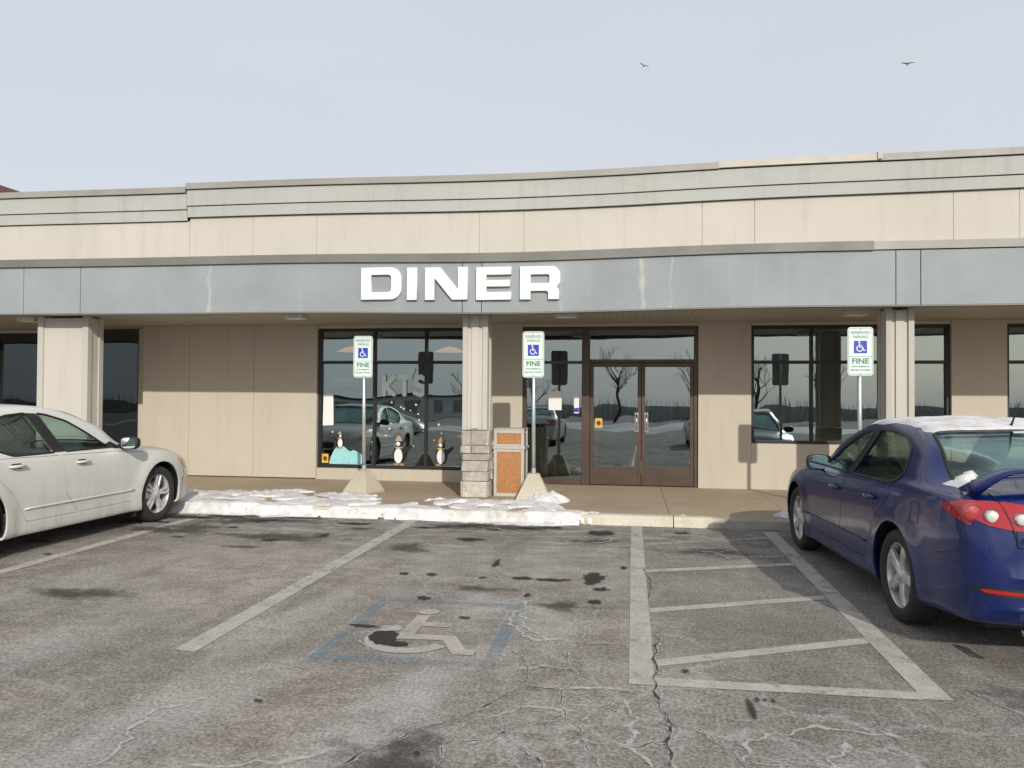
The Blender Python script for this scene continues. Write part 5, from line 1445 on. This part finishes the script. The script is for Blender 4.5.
for i, (x, z) in enumerate(fl):
    if proto is None:
        pts = [((.028 if k % 2 else .012) * cos(2 * pi * k / 12), (.028 if k % 2 else .012) * sin(2 * pi * k / 12)) for k in range(12)]
        proto = flat('snowflake_decal', pts, 'paper', x, z, 'small white paper snowflake stuck on the diner window', 'snowflake', IY + .002, .002, 'paper snowflakes on the diner window'); o = proto
    else:
        o = proto.copy(); col.objects.link(o)
    o['label'] = 'small white paper snowflake on the diner window, %s' % FL[i]
    o.location = (x, IY + .002, z); k = rng_.uniform(.5, 1.0); o.scale = (k, 1, k)
# snow shovel leaning inside, wet floor sign
r = tag(empty('snow_shovel', (-1.5, 13.5, .12)), 'long-handled black snow shovel leaning inside the sidelight', 'shovel')
m = MB(); m.tube([(-.20, .1, 1.32), (.17, 0, .40)], .014, 8); m.tube([(-.26, .1, 1.33), (-.14, .1, 1.36)], .016, 8); m.build('shaft', 'black', r)
m = MB(); m.prism([(.12, .42), (.22, .40), (.26, .28), (.24, .04), (.16, .02), (.17, .26)], -.17, .17, 'y'); m.build('blade', 'black', r, bevel=.01)
r = tag(empty('floor_sign', (.12, 13.9, .12)), 'folded yellow wet-floor sign standing behind the glass doors', 'floor sign')
m = MB(); m.prism([(-.14, 0), (-.10, 0), (.01, .6), (-.02, .62)], -.12, .12, 'y'); m.prism([(.14, 0), (.10, 0), (0.015, .58), (.035, .6)], -.12, .12, 'y'); m.build('panel', 'yellow2', r)
# pendant lamps glowing inside
gm = NT('lamp_glow'); gm.set('Base Color', (.8, .45, .2)); gm.set('Emission Color', (1.0, .50, .22)); gm.set('Emission Strength', .55)
M['lamp_glow'] = gm.m
def pendant(x, y, lb):
    rt = tag(empty('pendant_lamp', (x, y, 2.45)), lb, 'lamp', 'pendant lamps in the diner')
    q = MB(); q.lathe([(.02, .10), (.12, .08), (.30, 0), (.28, 0), (.11, .07), (.02, .09)], 28, 'z'); q.build('lamp_shade', 'lamp_glow', rt, fix=False)
    q = MB(); q.tube([(0, 0, .09), (0, 0, .46)], .008, 6); q.build('cord', 'black', rt)
pendant(-5.35, 14.4, 'orange pendant lamp hanging behind the left pane'); pendant(-3.45, 14.6, 'orange pendant lamp hanging near the column side of the window')
# tables and chairs inside, dim
def table(x, y):
    r = tag(empty('diner_table', (x, y, .1)), 'dark square table inside the dim diner', 'table', 'tables inside the diner')
    m = MB(); m.box(-.4, .4, -.4, .4, .71, .75); m.build('table_top', 'offwhite', r, bevel=.01)
    m = MB(); m.tube([(0, 0, .02), (0, 0, .71)], .03, 10); m.box(-.25, .25, -.03, .03, 0, .03); m.box(-.03, .03, -.25, -.031, 0, .03); m.box(-.03, .03, .031, .25, 0, .03); m.build('pedestal', 'black', r)
    return r
t0 = table(-4.9, 14.6)
for (x, y, lb) in ((-3.0, 14.7, 'dark square table inside the dim diner near the column'), (3.4, 14.9, 'dark square table behind the right-hand window')):
    c_ = copy_tree(t0); c_.location = (x, y, .1); c_['label'] = lb
t0['label'] = 'dark square table inside the dim diner near the snow mound cutout'

# ================================================================== BEYOND THE ROOF
nb = tag(empty('brick_building', (-41, 42, 0)), 'brick building with a dark red gable roof behind the mall at the far left', 'building')
m = MB(); m.prism([(-5, 0), (4.6, 0), (4.6, 12.35), (-.2, 14.6), (-5, 12.35)], -2, 12, 'y'); m.build('wall', 'brick', nb)
m = MB(); m.prism([(5.6, 12.15), (5.6, 12.55), (-.2, 15.35), (-6, 12.55), (-6, 12.15), (-.2, 14.85)], -2.6, 12.5, 'y'); m.build('roof', 'redroof', nb)

def gull(x, y, z, s, rz, fl_, label):
    m = MB(); n = 10; vs = []
    m.tube([(0, -.22, 0), (0, -.12, .01), (0, 0, .015), (0, .14, .0), (0, .22, -.01)], [.012, .05, .06, .035, .01], 10)
    for s_ in (-1, 1):
        A = [(0, .02, .03), (s_ * .22, .06, .03 + .12 * fl_), (s_ * .45, .0, .03 + .10 * fl_), (s_ * .66, -.10, .03 + .0 * fl_)]
        c_ = [.16, .14, .10, .01]
        for (p, w_) in zip(A, c_): vs += [(p[0], p[1] - w_ / 2, p[2]), (p[0], p[1] + w_ / 2, p[2] + .01), (p[0], p[1], p[2] - .012)]
        k0 = 0 if s_ < 0 else 12
        m.add(vs[k0:k0 + 12], [(i * 3 + k, i * 3 + (k + 1) % 3, (i + 1) * 3 + (k + 1) % 3, (i + 1) * 3 + k) for i in range(3) for k in range(3)] + [(9, 10, 11)], 0, False)
    o = m.build('gull', 'gull', None, (x, y, z), (rad(-20), rad(12) if fl_ > 1 else rad(-4), rz)); o.scale = (s, s, s); tag(o, label, 'gull', 'gulls in flight')
gull(1.38, 85, 37.73, 1.0, .5, 1.5, 'gull with raised wings flying above the middle of the roof')
gull(23.40, 70, 30.22, 1.1, .25, .9, 'gull gliding high at the right of the sky')

# ================================================================== ACROSS THE LOT, SEEN MIRRORED IN THE GLASS
def bare_tree(x, y, hgt, seed, label):
    r = tag(empty('bare_tree', (x, y, 0)), label, 'tree', 'bare trees across the lot'); rg = random.Random(seed)
    tr, br = MB(), MB()
    tr.tube([(0, 0, -.1), (.05, 0, hgt * .25), (0, .1, hgt * .55)], [hgt * .022, hgt * .017, hgt * .008], 7)
    def grow(p, d, L, rr_, lv):
        q = p + d * L; mid = p + d * L * .5 + Vector((rg.uniform(-1, 1), rg.uniform(-1, 1), rg.uniform(-.3, .6))) * L * .07
        br.tube([p, mid, q], [rr_, rr_ * .8, rr_ * .55], 4 if lv > 1 else 6, caps=False)
        if lv < 4:
            for k in range(3 if lv < 3 else 3):
                dd = (d + Vector((rg.uniform(-1, 1), rg.uniform(-1, 1), rg.uniform(-.2, .7))) * .75).normalized(); grow(p.lerp(q, rg.uniform(.5, 1)), dd, L * rg.uniform(.55, .8), rr_ * .5, lv + 1)
    for k in range(8):
        a = rg.uniform(0, 2 * pi); grow(Vector((0, 0, hgt * rg.uniform(.22, .55))), Vector((cos(a), sin(a), rg.uniform(.7, 1.6))).normalized(), hgt * rg.uniform(.18, .26), hgt * .008, 1)
    tr.build('trunk', 'bark', r); br.build('branches', 'bark', r)
for i, (x, y, h_) in enumerate([(-19, -64, 9), (-10.5, -58, 8.5), (-1.5, -63, 9.5), (7.0, -66, 10), (13.5, -60, 9), (22, -70, 11)]):
    bare_tree(x, y, h_, i + 3, 'leafless tree across the lot, %s from the left, mirrored in the windows' % ['first', 'second', 'third', 'fourth', 'fifth', 'sixth'][i])
wd = MB(); rg = random.Random(4)
for i in range(3500):
    x = rg.uniform(-130, 130); y = -95 - rg.uniform(0, 12); z = rg.uniform(0, 1) ** .7 * (3.6 + 1.6 * noise.noise(Vector((x * .06, 1, 1)))) * .75; d = Vector((rg.uniform(-.6, .6), rg.uniform(-.3, .3), 1)).normalized()
    wd.tube([(x, y, max(0, z - 2)), Vector((x, y, z)) + d * .8], [.05, .01], 3, caps=False)
wd.add([(-130, -108, 0), (130, -108, 0), (130, -110, 2.2), (-130, -110, 2.2)], [(0, 1, 2, 3)])
tag(wd.build('woodland', 'thicket', fix=False), 'far bare woodland beyond the lot', 'woodland', kind='stuff')
def snowbank(x, y):
    r = math.hypot((x - 0) / 45, (y + 27) / 3.0); return (.42 * (1 - r) + .3 * noise.noise(Vector((x * .3, y * .6, 2)))) if r < 1.1 else -.02
tag(snow_field(-46, 46, -30.5, -23.5, snowbank, .5).build('snow_bank', 'snow', fix=False), 'ploughed snow bank across the lot', 'snow', kind='stuff')
fb = tag(empty('low_building', (-34, -92, 0)), 'low pale building across the road mirrored in the glass', 'building')
m = MB(); m.box(-13, 13, -4, 4, 0, 3.0); m.build('wall', 'offwhite', fb); m = MB(); m.box(-13.4, 13.4, -4.4, 4.4, 3.01, 3.3); m.build('roof', 'black', fb)
m = MB()
for k in range(6): m.box(-11 + k * 3.8, -9 + k * 3.8, 4.01, 4.05, .9, 2.4)
m.build('window', 'thicket', fb)
def pole(x, y, h_, lab):
    r = tag(empty('utility_pole', (x, y, 0)), lab, 'utility pole', 'utility poles across the lot')
    m = MB(); m.tube([(0, 0, -.1), (0, 0, h_)], [.17, .12], 8); m.build('pole', 'bark', r); m = MB(); m.box(-1.2, 1.2, -.06, .06, h_ - .8, h_ - .65); m.build('crossarm', 'bark', r)
pole(-20.5, -22, 11, 'wooden utility pole with crossarm, left of the pair across the lot'); pole(15, -22, 11, 'wooden utility pole with crossarm, right of the pair across the lot')
wr_ = MB()
for dx in (-1.1, 0, 1.1):
    wr_.tube([(-20.5 + dx + 35.5 * t, -22, 10.4 - 1.6 * 4 * t * (1 - t)) for t in [i / 20 for i in range(21)]], .02, 4)
tag(wr_.build('overhead_wires', 'black'), 'sagging overhead wires between the two utility poles', 'wires')
# cars standing behind the camera, mirrored in the doors and windows
def repaint(root, mat):
    for o in root.children_recursive:
        if o.type == 'MESH':
            for s_ in o.material_slots:
                if s_.material in (M['white_paint'], M['blue_car']): s_.link = 'OBJECT'; s_.material = M[mat]
for src, x, y, rz, mt, lb in ((white, -3.6, -6.5, -90, 'silver_paint', 'silver sedan parked behind the camera, left of two mirrored in the glass'), (white, 3.2, -7.2, -88, 'white_paint', 'white sedan parked behind the camera, right of two mirrored in the glass'), (blue, -11.5, -13.0, 4, 'silver_paint', 'silver sedan standing crosswise in the lot behind the camera')):
    c_ = copy_tree(src); c_.location = (x, y, 0); c_.rotation_euler = (0, 0, rad(rz)); c_['label'] = lb; c_['group'] = 'cars mirrored in the storefront'; repaint(c_, mt)
